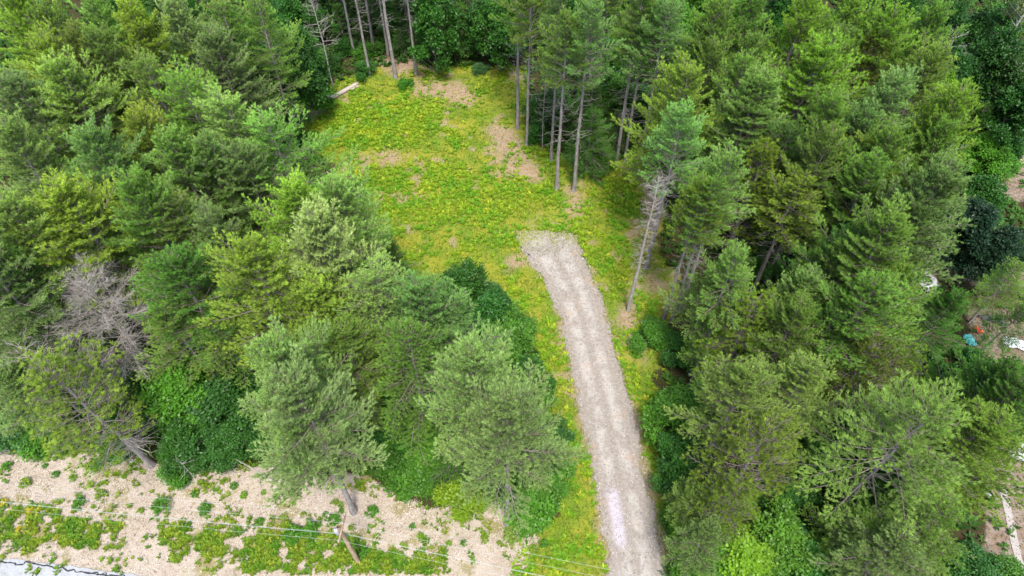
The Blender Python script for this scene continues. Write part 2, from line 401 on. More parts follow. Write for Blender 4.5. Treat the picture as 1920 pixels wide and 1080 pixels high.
def make_pine(seed, H=20., R=4.2, base=.38, nlimb=105, top_el=55, low_el=2, droop=.18, plume=1.0, dens=1.0, pompom=False, r0=.21, prof=.75, dead_low=26, gap=.2, tw=.052, bark=None, tlen=.25):
    rg = np.random.default_rng(seed)
    tc = trunk_curve(H, rg); zz = tc[:, 2]
    at = lambda z: np.array([np.interp(z, zz, tc[:, 0]), np.interp(z, zz, tc[:, 1]), z])
    rad = lambda z: r0*(1-z/H)**.8+.018
    tb = Tubes(); rr = np.array([rad(z) for z in zz]); rr[0] *= 1.35
    tb.add(tc, rr, 8)
    lb = Tubes(); db = Tubes()
    S0, SD, SL, ST = [], [], [], []
    lob = rg.random(5)*6.28; lobA = rg.random(5)*.22
    zb = base*H; ga = 2.4
    for i in range(nlimb):
        wn_ = nlimb//6; w_i = i//6
        t = min(.995, ((w_i+.5)/wn_)**.95+rg.normal()*.008); t = max(0., t)
        z = zb+(H*.985-zb)*t
        az = w_i*1.9+(i % 6)*1.047+rg.normal()*.24
        if rg.random() < gap*(1-t): continue
        lobf = 1+sum(lobA[k]*math.cos((k+1)*az+lob[k]) for k in range(5))*.8
        L = R*((1-t**1.35)**prof*(.86 if t > .25 else .70+.16*t/.25)+.17)*lobf*(.72+.45*rg.random())
        el = math.radians(low_el+(top_el-low_el)*t**1.1+rg.normal()*7)
        ks = np.linspace(0, 1, 7)
        h = np.array([math.cos(az), math.sin(az), 0])
        r_ = L*ks*math.cos(el)
        zc = L*(ks*math.sin(el)-droop*ks**1.6*(1-t)+.20*ks**3)
        side = np.array([-h[1], h[0], 0])*(rg.normal()*.12*L)
        pts = at(z)[None, :]+h[None, :]*r_[:, None]+np.array([0, 0, 1.])[None, :]*zc[:, None]+side[None, :]*(ks**2)[:, None]
        lr = .045*(L/R)*(1-t*.6)+.012
        lb.add(pts, lr*(1-ks*.85), 4, cap=False)
        ax = unit(np.gradient(pts, axis=0))
        ns = int(L*3.0*dens)+3
        s0 = .28 if t < .6 else .12
        for j in range(ns):
            s = s0+(1-s0)*(j+.6*rg.random())/ns
            p = np.array([np.interp(s, ks, pts[:, q]) for q in range(3)]); a = np.array([np.interp(s, ks, ax[:, q]) for q in range(3)])
            lat = unit(np.cross(a, np.array([0, 0, 1.]))); sg = 1 if j % 2 else -1
            ang = math.radians(58-22*s+rg.normal()*9)
            d = unit(a*math.cos(ang)+lat*sg*math.sin(ang)+np.array([0, 0, .14+.22*t+rg.normal()*.06]))
            l = (.35+.36*L*(1-s)*plume)*(.75+.5*rg.random())
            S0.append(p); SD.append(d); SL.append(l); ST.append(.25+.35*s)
        S0.append(pts[-2]); SD.append(ax[-1]); SL.append(.6); ST.append(.68)
    # leader
    for k in range(4):
        S0.append(at(H*(.955+.012*k))); SD.append(unit(np.array([rg.normal()*.3, rg.normal()*.3, 1.]))); SL.append(.7); ST.append(.8)
    S0 = np.array(S0); SD = np.array(SD); SL = np.array(SL); ST = np.array(ST)
    V, Fq = segs(S0, S0+SD*SL[:, None], np.full(len(S0), .016), np.full(len(S0), .006))
    lb.V.append(V); lb.F.append(Fq+lb.n); lb.n += len(V); lb.A.append(np.zeros(len(V)))
    if pompom:
        nt_ = np.maximum(1, (SL/.42).astype(int)); idx = np.repeat(np.arange(len(S0)), nt_)
        fr = 1-(np.concatenate([np.arange(k) for k in nt_])*.42/np.maximum(SL[idx], .3)); fr = np.clip(fr, .25, 1)
        cen = S0[idx]+SD[idx]*(SL[idx]*fr)[:, None]; cen += rg.normal(size=cen.shape)*.08
        tone = ST[idx]+rg.normal(size=len(idx))*.16
        V, F, T = blades(cen, SD[idx], 22, .28, tw*1.0, .9, rg, .35, tone)
    else:
        st = .15/dens**.3
        nt_ = np.maximum(2, (SL/st).astype(int)); idx = np.repeat(np.arange(len(S0)), nt_)
        fr = np.concatenate([(np.arange(k)+1)/k for k in nt_])
        cen = S0[idx]+SD[idx]*(SL[idx]*fr)[:, None]; cen += rg.normal(size=cen.shape)*.045
        limbtone = np.repeat(rg.normal(size=len(S0))*.10, nt_)
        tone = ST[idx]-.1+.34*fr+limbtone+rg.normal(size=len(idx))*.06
        V, F, T = blades(cen, SD[idx], 13, tlen, tw, .6, rg, .22, tone)
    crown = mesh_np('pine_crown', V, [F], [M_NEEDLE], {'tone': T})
    # dead limbs under the crown
    for i in range(dead_low):
        z = zb*(.5+.58*rg.random()**.8); az = rg.random()*6.28; L = (.5+rg.random()*1.6)*(.5+z/zb*.7)
        h = np.array([math.cos(az), math.sin(az), -.15+rg.normal()*.15]); ks = np.linspace(0, 1, 4)
        pts = at(z)+h*L*ks[:, None]; pts[2:] += rg.normal(size=(2, 3))*.12
        db.add(pts, .022*(1-ks*.8), 3, cap=False)
        for q in range(3):
            p = pts[1+q % 3]; e_ = p+unit(h+rg.normal(size=3)*.6)*.5*rg.random()
            db.add([p, e_], [.010, .004], 3, cap=False)
    return dict(trunk=tb.mesh('pine_trunk', bark or M_BARK), limb_framework=lb.mesh('pine_limbs', M_LIMB), crown=crown,
                dead_branches=db.mesh('pine_dead', M_DEAD) if dead_low else None, R=R, H=H)

def make_broad(seed, H=9., R=3., nblob=16, leaf=.21, nleaf=15000, zlo=.25, bark=None, squash=.8, gapy=.3):
    rg = np.random.default_rng(seed)
    tb = Tubes(); tcv = trunk_curve(H*.75, rg, wob=.25, n=8); tb.add(tcv, .12*(H/9)*(1-np.linspace(0, 1, 8)*.75), 6)
    lb = Tubes(); cs = []; rs = []
    for i in range(nblob):
        t = (i+.5)/nblob; z = H*(zlo+(1-zlo-.1)*t)
        a = i*2.4+rg.normal()*.4; rr = R*(math.sin(math.pi*min(1, .25+.72*t))**.7)*(.35+.6*rg.random()**.6)
        if t > .93: rr *= .2
        rr *= 1+.30*math.sin(2*a+seed)+.18*math.sin(3*a+seed*1.7); z += rg.normal()*H*.045
        c = np.array([math.cos(a)*rr, math.sin(a)*rr, z]); cs.append(c); rs.append(R*(.19+.15*rg.random()))
        z0 = max(.3, z-.8-rr*.6); b = np.array([np.interp(z0, tcv[:, 2], tcv[:, 0]), np.interp(z0, tcv[:, 2], tcv[:, 1]), z0])
        mid = (b+c)/2+rg.normal(size=3)*.15
        lb.add([b, mid, c], [.05, .035, .012], 4, cap=False)
    cs = np.array(cs); rs = np.array(rs)
    # sprays: small branchlet planes scattered over the blobs
    nsp = nleaf//9; bi = rg.choice(len(cs), nsp, p=rs**2/np.sum(rs**2))
    d = unit(rg.normal(size=(nsp, 3))+np.array([0, 0, .35]))
    shell = rg.random(nsp)**.45*np.where(rg.random(nsp) < .16, 1.0+.7*rg.random(nsp), 1.0)
    sp = cs[bi]+d*(rs[bi]*shell)[:, None]*np.array([1, 1, squash])
    sd = unit(d+rg.normal(size=d.shape)*.5)
    idx = np.repeat(np.arange(nsp), 9)
    cen = sp[idx]+rg.normal(size=(len(idx), 3))*np.array([.2, .2, .07])
    blobtone = rg.normal(size=len(cs))*.10
    tone = .42+blobtone[bi][idx]+(rg.normal(size=nsp)*.12)[idx]
    V, F, T = blades(cen, sd[idx]*np.array([1, 1, .3]), 1, leaf*1.3, leaf*.85, .5, rg, .0, tone, 'quad')
    return dict(trunk=tb.mesh('broadleaf_trunk', bark or M_DBARK), limb_framework=lb.mesh('broadleaf_limbs', bark or M_DBARK), crown=mesh_np('broadleaf_crown', V, [F], [M_LEAF], {'tone': T}), R=R, H=H)

def make_dead(seed, H=15., R=4., base=.35, nl=45, twigs=9, fine=True, r0=.2, el0=20, lenf=1.0, mat=None, inv=False):
    rg = np.random.default_rng(seed); tc = trunk_curve(H, rg, wob=.15); tb = Tubes()
    tb.add(tc, r0*(1-tc[:, 2]/H*.9), 7); br = Tubes(); A, B, RA = [], [], []
    for i in range(nl):
        t = (i+rg.random())/nl; z = H*(base+(1-base)*t*.98); az = i*2.4+rg.normal()*.4
        L = R*((1-t)**.6*.9+.15)*(.6+.5*rg.random())*lenf
        if inv: L = R*(.25+.75*t**1.3)*(.4+.8*rg.random())
        el = math.radians(el0+35*t+rg.normal()*10); ks = np.linspace(0, 1, 6)
        h = np.array([math.cos(az)*math.cos(el), math.sin(az)*math.cos(el), math.sin(el)])
        b = np.array([np.interp(z, tc[:, 2], tc[:, 0]), np.interp(z, tc[:, 2], tc[:, 1]), z])
        pts = b+h*L*ks[:, None]+np.cumsum(rg.normal(size=(6, 3))*.05*L*.35, 0)*(ks[:, None])
        br.add(pts, (.012+.03*(L/R))*(1-ks*.8), 4, cap=False)
        for j in range(int(twigs*L/2)+2):
            s = .25+.75*rg.random(); p = np.array([np.interp(s, ks, pts[:, q]) for q in range(3)])
            d = unit(h+rg.normal(size=3)*.6+np.array([0, 0, .2])); l = (.3+.35*L*(1-s)+.3)*rg.random()+.15; q_ = p+d*l
            A.append(p); B.append(q_); RA.append(.013)
            if fine:
                for k in range(4):
                    pp = p+(q_-p)*(.3+.7*rg.random()); A.append(pp); B.append(pp+unit(d+rg.normal(size=3)*.7)*l*(.25+.4*rg.random())); RA.append(.008)
    V, F = segs(np.array(A), np.array(B), np.array(RA), np.array(RA)*.4)
    br.V.append(V); br.F.append(F+br.n); br.n += len(V); br.A.append(np.zeros(len(V)))
    return dict(trunk=tb.mesh('dead_trunk', mat or M_DEAD), dead_branches=br.mesh('dead_branches', mat or M_DEAD), R=R, H=H)

PROTO = {
 'wp': [make_pine(s, R=4.3, base=.36+.04*(s % 3), nlimb=84+6*(s % 4), top_el=60+5*(s % 2), prof=.62, dens=1.15) for s in range(10, 20)],
 'front': [make_pine(s, R=4.3, base=.50, nlimb=80, top_el=60, prof=.58, dens=1.25, droop=.24, gap=.1, dead_low=20) for s in (91, 92, 93, 94)],
 'open': [make_pine(s, R=4.6, base=.40, nlimb=84, gap=.24, droop=.26, dens=.9, dead_low=60, top_el=40) for s in (31, 32, 33)],
 'tall': [make_pine(s, H=22., R=3.2, base=.62, nlimb=60, gap=.25, dead_low=46, r0=.2, top_el=58, low_el=12, prof=.6) for s in (41, 42, 43, 44)],
 'drp': [make_pine(51, H=18., R=6.3, base=.46, nlimb=72, gap=.25, droop=.42, low_el=8, top_el=38, dens=.8, plume=.72, dead_low=50, r0=.25, tlen=.3)],
 'pp': [make_pine(s, H=15., R=3.6, base=.35, nlimb=80, gap=.2, pompom=True, dead_low=110, prof=.5, top_el=55, low_el=10) for s in (61, 62, 63)],
 'ppc': [make_pine(65, H=15., R=2.2, base=.25, nlimb=95, gap=.1, pompom=True, dead_low=20, prof=.45, top_el=70, low_el=25)],
 'hem': [make_pine(s, H=12., R=2.9, base=.05, nlimb=150, top_el=30, low_el=-6, droop=.35, prof=1.0, dead_low=0, gap=.08, dens=1.25, tw=.055, tlen=.18, r0=.16) for s in (71, 72)],
 'sap': [make_pine(s, H=7., R=2.1, base=.12, nlimb=48, top_el=55, low_el=15, prof=.9, dead_low=0, gap=.1, dens=1.2, r0=.09) for s in (81, 82)],
 'dec': [make_broad(s, H=9., R=3.1, nblob=36+s % 4, nleaf=17000) for s in (101, 102, 103, 104)],
 'ash': [make_broad(s, H=8., R=3., nblob=24, leaf=.25, nleaf=9000) for s in (111, 112)],
 'weed': [],
 'bush': [make_broad(s, H=3., R=1.7, nblob=20, nleaf=6500, zlo=.12, leaf=.15) for s in (121, 122, 123)],
 'brc': [make_broad(131, H=20., R=3.0, nblob=26, nleaf=11000, zlo=.62, leaf=.17, bark=M_BIRCH)],
 'dead': [make_dead(141, H=15, R=4.8, base=.45, nl=90, twigs=17, el0=18)],
 'snag': [make_dead(151, H=20, R=1.3, base=.12, nl=120, twigs=9, r0=.23, el0=-5, lenf=.9, mat=M_DEAD, inv=True)],
 'deadp': [make_dead(161, H=15, R=2.6, base=.3, nl=34, twigs=7, r0=.12, el0=5)],
}
CAT = {'wp': ('white_pine', 'pine tree'), 'front': ('white_pine', 'pine tree'), 'open': ('white_pine', 'pine tree'), 'tall': ('white_pine', 'pine tree'), 'drp': ('white_pine', 'pine tree'), 'pp': ('pitch_pine', 'pine tree'), 'ppc': ('pitch_pine', 'pine tree'),
       'hem': ('hemlock_tree', 'hemlock'), 'sap': ('pine_sapling', 'young pine'), 'dec': ('broadleaf_tree', 'leafy tree'), 'ash': ('broadleaf_tree', 'leafy tree'), 'bush': ('bush', 'bush'), 'weed': ('weed_clump', 'weed'), 'brc': ('birch_tree', 'birch'),
       'dead': ('dead_tree', 'dead tree'), 'snag': ('dead_tree', 'dead tree'), 'deadp': ('dead_tree', 'dead tree')}
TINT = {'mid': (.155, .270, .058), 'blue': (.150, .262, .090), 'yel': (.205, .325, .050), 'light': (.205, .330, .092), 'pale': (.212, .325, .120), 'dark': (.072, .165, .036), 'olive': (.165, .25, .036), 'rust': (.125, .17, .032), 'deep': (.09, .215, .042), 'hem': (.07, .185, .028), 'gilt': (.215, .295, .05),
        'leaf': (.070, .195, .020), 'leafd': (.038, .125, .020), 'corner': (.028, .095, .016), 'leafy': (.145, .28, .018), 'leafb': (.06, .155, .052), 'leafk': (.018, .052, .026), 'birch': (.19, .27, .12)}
count = {}
def plant(kind, x, y, h, r, tint, label, rot=None, group=None):
    if kind in ('wp', 'open', 'front'): r *= 1.13
    ps = PROTO[kind]; count[kind] = count.get(kind, 0)+1; k = count[kind]; p = ps[k % len(ps)]
    nm, cat = CAT[kind]
    if kind == 'weed':
        root = link(nm, p['crown'], None, (x, y, float(gz(np.array([x]), np.array([y]))[0])+.02)); root.rotation_euler = (0, 0, (x*7.3+y*3.1) % 6.28)
        root.scale = (r/p['R'], r/p['R'], h/p['H']); root.color = TINT[tint]+(1,); tag(root, label, cat, group); return root
    root = link(nm, None, None, (x, y, float(gz(np.array([x]), np.array([y]))[0])-.05)); root.empty_display_size = .5
    rr = np.random.default_rng(int(abs(x*137+y*911)) % 100000)
    root.rotation_euler = (0, 0, rr.random()*6.28 if rot is None else rot)
    e = 1+rr.uniform(-.13, .13)
    root.scale = (r/p['R']*e, r/p['R']/e, h/p['H'])
    if kind in ('wp', 'open', 'pp'): root.rotation_euler[0] = rr.normal()*.022; root.rotation_euler[1] = rr.normal()*.022
    tag(root, label, cat, group)
    j = (1+rr.normal(size=3)*.05)*(1+rr.normal()*.07)
    if x < -8 and kind in ('wp', 'open'): j = j*np.array([1.16, 1.07, 1.14])  # brighter light on the left wood, put into its needle tint
    col = tuple(float(c*q) for c, q in zip(TINT[tint], j))+(1,)
    for part in ('trunk', 'limb_framework', 'crown', 'dead_branches'):
        if p.get(part) is None: continue
        o = link({'limb_framework': 'limbs'}.get(part, part), p[part], root)
        o.color = col
    return root
TREES = []      # x, y of everything planted, for the undergrowth to keep clear of
def A(kind, ax, ay, h, r, tint, label, **k):      # given by where its top shows
    x, y, _ = P(ax, ay, h); TREES.append((x, y, r)); return plant(kind, x, y, h, r, tint, label, **k)
def B(kind, bx, by, h, r, tint, label, **k):      # given by where its foot stands
    x, y, _ = P(bx, by, 0); TREES.append((x, y, r)); return plant(kind, x, y, h, r, tint, label, **k)

def make_weed(seed):
    rg = np.random.default_rng(seed); V, F, T = [], [], []; n0 = 0
    for k in range(26):
        a = rg.random()*6.28; d = rg.random()**.7*.85; cx, cy = math.cos(a)*d, math.sin(a)*d; top = .75*(1-d**2)*(.5+.7*rg.random())+.08
        nf = 12; cen = np.tile([cx, cy, top], (nf, 1))+rg.normal(size=(nf, 3))*np.array([.07, .07, .06]); an = rg.random(nf)*6.28
        v, f, t = blades(cen, np.stack([np.cos(an), np.sin(an), .35*rg.normal(size=nf)], -1), 1, .30, .16, .3, rg, .1, np.clip(.45+rg.normal(size=nf)*.2, 0, 1), 'quad')
        V.append(v); F.append(f+n0); T.append(t); n0 += len(v)
    return dict(crown=mesh_np('weed_clump', np.concatenate(V), [np.concatenate(F)], [M_LEAF], {'tone': np.concatenate(T)}), R=1., H=1.)
PROTO['weed'] = [make_weed(s) for s in range(201, 206)]

# ---- left woodland, back to front
GL = 'pines of the wood left of the clearing'
A('wp', 20, 5, 21, 4.4, 'yel', 'yellow-green pine filling the top left corner', group=GL)
A('wp', 95, 15, 21, 4.2, 'mid', 'green pine at the top edge, second from the top left corner', group=GL)
A('wp', 170, 0, 21, 4.3, 'light', 'pale green pine at the top edge, third from the top left corner', group=GL)
A('wp', 255, 10, 21, 4.2, 'yel', 'yellowish pine at the top edge beside the bluish pine', group=GL)
A('wp', 330, 5, 21, 4.3, 'pale', 'bluish pale pine at the top edge left of the sparse pines', group=GL)
A('wp', 60, 75, 21, 4.4, 'yel', 'broad yellow-green pine just below the top left corner pines', group=GL)
A('wp', 150, 60, 21, 4.0, 'mid', 'green pine rising directly behind the palest big pine at upper left', group=GL)
A('wp', 205, 65, 21, 4.0, 'mid', 'green pine right of the one behind the palest big pine', group=GL)
A('wp', 118, 118, 21, 5.2, 'light', 'largest pale green layered pine in the upper left', group=GL)
A('wp', 22, 155, 20, 4.8, 'blue', 'bluish green pine at the left edge beside the largest pale layered pine', group=GL)
A('open', 275, 110, 20, 4.4, 'mid', 'clumpy mid green pine right of the largest pale layered pine', group=GL)
A('open', 345, 145, 20, 4.3, 'mid', 'clumpy pine with dark gaps, above the dark leafy pocket on the left', group=GL)
A('open', 405, 10, 20, 4.2, 'mid', 'sparse pine at the top edge showing its bare limbs', group=GL)
A('open', 470, 0, 20, 3.8, 'mid', 'sparse pine at the top edge with a row of grey stems beneath', group=GL)
A('wp', 395, 75, 19, 4.2, 'blue', 'bluish pine behind the round blue-green leafy tree', group=GL)
A('wp', 15, 240, 20, 4.4, 'light', 'pale pine on the left edge with dark dead limbs showing beneath', group=GL)
A('wp', 180, 245, 20, 4.6, 'blue', 'feathery blue-green pine right of the lime green leafy tree', group=GL)
A('wp', 262, 215, 19, 3.8, 'yel', 'yellow-green pine directly left of the dark leafy pocket', group=GL)
A('wp', 310, 270, 20, 4.2, 'mid', 'mid green pine with rounded tufts below the dark leafy pocket', group=GL)
A('wp', 405, 195, 19, 4.6, 'light', 'grey-green pine facing the clearing, just below the round blue-green leafy tree', group=GL)
A('wp', 385, 265, 19, 4.0, 'blue', 'blue-green pine between the tufted pine and the two clearing-edge pines', group=GL)
A('open', 510, 215, 19, 4.8, 'mid', 'broad pine leaning over the upper left edge of the clearing', group=GL)
A('wp', 450, 290, 18, 3.8, 'blue', 'short bluish pine tucked behind the bright yellow-green clump', group=GL)
A('wp', 125, 365, 20, 5.4, 'yel', 'broad yellow-green pine directly behind the bare grey dead tree', group=GL)
A('wp', 15, 380, 20, 4.6, 'light', 'pale bluish pine at the left edge level with the broad yellow-green pine', group=GL)
A('wp', 250, 350, 20, 4.0, 'mid', 'narrow yellow-topped pine right of the broad yellow-green one', group=GL)
A('open', 330, 380, 18, 3.8, 'mid', 'short thin pine over a tangle of dead brush', group=GL)
A('wp', 395, 405, 18, 3.6, 'blue', 'small bluish pine behind the bright pine pair', group=GL)
A('wp', 515, 355, 19, 4.2, 'yel', 'bright yellow-green pine left of the big grey-green weeping one', group=GL)
A('wp', 625, 350, 19, 3.9, 'light', 'pale pine touching the clearing edge above the big grey-green weeping one', group=GL)
A('wp', 590, 395, 20, 5.2, 'pale', 'big grey-green weeping pine beside the clearing', group=GL)
A('wp', 330, 478, 18, 4.3, 'deep', 'fresh green pine left of the bright yellow-green layered pine', group=GL)
A('wp', 455, 470, 20, 4.5, 'yel', 'bright yellow-green layered pine in the middle of the left wood', group=GL)
A('open', 690, 510, 18, 4.6, 'light', 'pale spreading pine with grey dead limbs at its heart', group=GL)
A('wp', 800, 535, 18, 4.4, 'blue', 'bluish domed pine just left of the dark leafy trees by the drive', group=GL)
A('wp', 590, 560, 17, 4.4, 'yel', 'low yellow-green pine over brown dead limbs', group=GL)
A('open', 310, 575, 14, 3.6, 'mid', 'feathery green pine right of the bare grey dead tree', group=GL)
A('open', 400, 590, 13, 3.3, 'mid', 'green pine behind the front row, above the dark leafy thicket', group=GL)
A('open', 760, 620, 17, 4.0, 'mid', 'thin pine with bare grey limbs between the two big front pines', group=GL)
A('wp', 640, 620, 16, 3.4, 'mid', 'brownish thin pine wedged behind the big front pines', group=GL)
GF = 'big pale pines of the front row'
B('front', 636, 902, 20, 3.9, 'pale', 'silvery front pine whose foot is just left of the thick grey trunk on the chips', group=GF)
B('front', 664, 960, 20, 4.0, 'pale', 'silvery front pine on the thick grey trunk standing on the wood chips', group=GF)
B('front', 905, 915, 20.5, 3.7, 'pale', 'taller silvery pine behind the one nearest the drive', group=GF)
B('front', 950, 982, 20.5, 3.9, 'pale', 'widest silvery front pine, nearest the drive entrance', group=GF)
B('pp', 286, 872, 15.5, 4.3, 'gilt', 'yellowish thinning pine on a slanting trunk by the chips', group=None)
A('dead', 155, 522, 15.5, 6.2, 'mid', 'bare grey dead tree with a wide brush of twigs', group=None)
A('deadp', 15, 640, 13, 3.5, 'mid', 'dead tree with pale limbs poking in at the left edge', group=None)
A('wp', 5, 690, 11, 3.2, 'blue', 'dark bluish pine cut by the left edge behind the yellowish thinning pine', group=GL)
A('wp', -60, 470, 19, 4.5, 'blue', 'bluish pine mostly beyond the left edge', group=GL)
A('wp', 30, 480, 17, 3.8, 'deep', 'dark green pine at left edge above the dead limbs', group=GL)
# leafy trees of the left wood
A('dec', 462, 110, 13, 3.2, 'leafb', 'round blue-green leafy tree at the back of the left wood')
A('dec', 535, 55, 13, 3.6, 'leafd', 'dark leafy tree behind the snaggy trunks left of the log')
A('ash', 512, 150, 9, 2.6, 'leaf', 'fresh green leafy tree in front of the round blue-green one')
A('ash', 575, 125, 7, 2.2, 'leaf', 'leafy sapling around the thin grey snag left of the log')
A('ash', 98, 285, 15, 2.6, 'leafy', 'lime green leafy tree wedged between pines at the left')
A('dec', 330, 222, 14, 2.8, 'leafd', 'dark leafy tree hollow between the pines of the left wood')
A('dec', 860, 510, 9, 3.0, 'leafd', 'tall dark leafy tree at the end of the left wood')
A('hem', 725, 440, 8, 1.9, 'deep', 'small dark hemlock on the left rim of the clearing')
A('dec', 915, 560, 8, 2.7, 'leafd', 'dark leafy tree by the grass left of the drive')
A('dec', 960, 610, 7, 2.6, 'leaf', 'leafy tree bulging toward the bend of the drive')
A('dec', 985, 690, 6, 2.4, 'leafd', 'low leafy tree between drive grass and the widest silvery pine')
A('dec', 640, 340, 4, 1.8, 'leafd', 'dark shrubby tree where clearing and left pines meet', )
A('dec', 235, 690, 8, 3.0, 'leafd', 'dark leafy tree right of the slanting trunk, leftmost of the thicket')
A('dec', 320, 700, 8.5, 3.0, 'leaf', 'brightest green tree of the dark leafy thicket')
A('dec', 405, 725, 8, 3.1, 'leafd', 'dark leafy tree of the thicket next to the silvery pine')
A('dec', 330, 790, 5, 2.4, 'leafd', 'low dark leafy tree at the front of the thicket')
A('dec', 420, 800, 5, 2.4, 'leafd', 'low leafy tree under the left side of the silvery pine')
A('dec', 720, 730, 6, 2.8, 'leafd', 'dark leafy tree in the gap between the silvery pines')
A('dec', 790, 790, 5.5, 2.6, 'leaf', 'leafy tree in the gap beneath the widest silvery pine')
A('dec', 1010, 800, 4, 2.2, 'leafd', 'leafy tree at the drive side of the widest silvery pine')
A('bush', 868, 915, 2.6, 1.9, 'leafy', 'round lime green bush at the edge of the wood chips')
A('bush', 985, 930, 3, 2.2, 'leaf', 'green bush beside the foot of the widest silvery pine')
A('bush', 1030, 900, 2.6, 1.8, 'leaf', 'green bush leaning over the grass strip by the drive')
A('bush', 780, 870, 3, 2.1, 'leaf', 'green bush between the lime bush and the thick grey trunk')
A('bush', 740, 845, 3, 1.8, 'leaf', 'green bush under the right side of the silvery pine pair')
A('bush', 60, 790, 3, 2.1, 'leaf', 'green bush below the yellowish thinning pine')
A('bush', 110, 800, 2.2, 1.7, 'leaf', 'low bush left of the slanting trunk foot')
A('bush', 200, 825, 2, 1.7, 'leaf', 'low bush right in front of the slanting trunk')
A('bush', 330, 860, 2.2, 1.6, 'leaf', 'low bush right of the slanting trunk foot')
A('bush', 10, 780, 4, 2.2, 'leafb', 'bluish bush at the left edge above the chips')
# ---- back of the clearing
GB = 'tall bare-stemmed pines behind the clearing'
B('deadp', 625, 162, 17, 2.2, 'mid', 'thin snaggy grey trunk left of the log')
B('tall', 665, 104, 21, 2.8, 'mid', 'thin pine stem in the shade behind the log', group=GB)
B('tall', 694, 142, 21, 3.0, 'mid', 'pale slim trunk just right of the log', group=GB)
B('tall', 742, 146, 24, 3.4, 'mid', 'thickest grey trunk at the head of the clearing', group=GB)
B('tall', 728, 102, 22, 3.0, 'mid', 'trunk half hidden behind the thickest grey trunk', group=GB)
B('tall', 781, 140, 20, 2.8, 'mid', 'slim brown-grey trunk right of the thickest grey trunk', group=GB)
B('tall', 700, 85, 21, 3.0, 'mid', 'faint stem in deep shade between the back trunks', group=GB)
B('ash', 820, 140, 12.5, 3.0, 'leafd', 'leafy tree on a single pale stem at the clearing head')
B('ash', 938, 136, 11, 2.8, 'leafd', 'leafy tree on a thin pale stem at the top right of the clearing')
GD = 'shaded trees far behind the clearing'
BACK = {1: 'first dark hemlock from the left in the wood behind the clearing', 3: 'second dark hemlock from the left in the wood behind the clearing', 4: 'third dark hemlock from the left in the wood behind the clearing', 6: 'fourth dark hemlock from the left in the wood behind the clearing', 7: 'fifth dark hemlock from the left in the wood behind the clearing', 9: 'sixth dark hemlock from the left in the wood behind the clearing',
    2: 'first shaded leafy tree from the left in the wood behind the clearing', 0: 'second shaded leafy tree from the left in the wood behind the clearing', 5: 'third shaded leafy tree from the left in the wood behind the clearing', 8: 'fourth shaded leafy tree from the left in the wood behind the clearing', 10: 'fifth shaded leafy tree from the left, between the first tall rim pines',
    14: 'sixth shaded leafy tree from the left, behind the tall rim pines', 15: 'seventh shaded leafy tree from the left, behind the tall rim pines', 16: 'eighth shaded leafy tree from the left, behind the tall rim pines', 17: 'ninth shaded leafy tree from the left, behind the tall rim pines', 18: 'tenth shaded leafy tree from the left, next to the dark opening', 24: 'shaded leafy tree filling the right part of the dark opening'}
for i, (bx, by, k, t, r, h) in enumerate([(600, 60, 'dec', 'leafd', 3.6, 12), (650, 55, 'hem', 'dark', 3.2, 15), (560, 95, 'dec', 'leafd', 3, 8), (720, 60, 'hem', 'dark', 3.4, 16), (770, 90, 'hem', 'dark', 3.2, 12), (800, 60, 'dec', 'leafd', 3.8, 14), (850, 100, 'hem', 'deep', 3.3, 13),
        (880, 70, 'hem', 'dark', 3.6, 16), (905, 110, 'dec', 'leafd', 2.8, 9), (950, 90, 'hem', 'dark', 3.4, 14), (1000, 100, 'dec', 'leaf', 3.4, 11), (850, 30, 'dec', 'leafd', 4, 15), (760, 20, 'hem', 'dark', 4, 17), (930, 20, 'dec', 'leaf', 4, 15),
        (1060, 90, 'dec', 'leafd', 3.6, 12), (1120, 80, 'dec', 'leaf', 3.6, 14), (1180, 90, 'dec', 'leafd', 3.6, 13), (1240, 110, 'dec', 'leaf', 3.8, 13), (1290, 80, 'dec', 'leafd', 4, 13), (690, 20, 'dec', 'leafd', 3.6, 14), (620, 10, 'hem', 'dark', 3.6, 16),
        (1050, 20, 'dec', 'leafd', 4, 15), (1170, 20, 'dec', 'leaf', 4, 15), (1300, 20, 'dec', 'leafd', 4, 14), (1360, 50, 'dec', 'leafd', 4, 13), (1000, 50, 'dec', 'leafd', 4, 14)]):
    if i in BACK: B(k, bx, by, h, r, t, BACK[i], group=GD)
B('bush', 650, 100, 2, 1.8, 'leafd', 'dark low bush in the shade behind the log')
B('bush', 685, 140, 1.9, 1.4, 'leafd', 'dark bush at the far end of the log')
B('bush', 760, 160, 1.0, 1.1, 'leaf', 'small green bush at the foot of the thickest grey trunk')
B('bush', 900, 135, 1.3, 1.1, 'leafb', 'small blue-green bush at the clearing head')
B('bush', 620, 130, 2.2, 1.5, 'leafd', 'dark bush behind the thin snaggy trunk left of the log')
B('bush', 590, 165, 3.5, 1.8, 'leafd', 'leafy bush at the upper left corner of the clearing')
B('bush', 545, 165, 4.5, 2.2, 'leaf', 'tall leafy bush left of the corner bush')
B('bush', 690, 105, 1.8, 1.6, 'leaf', 'green bush in front of the shaded back stems')
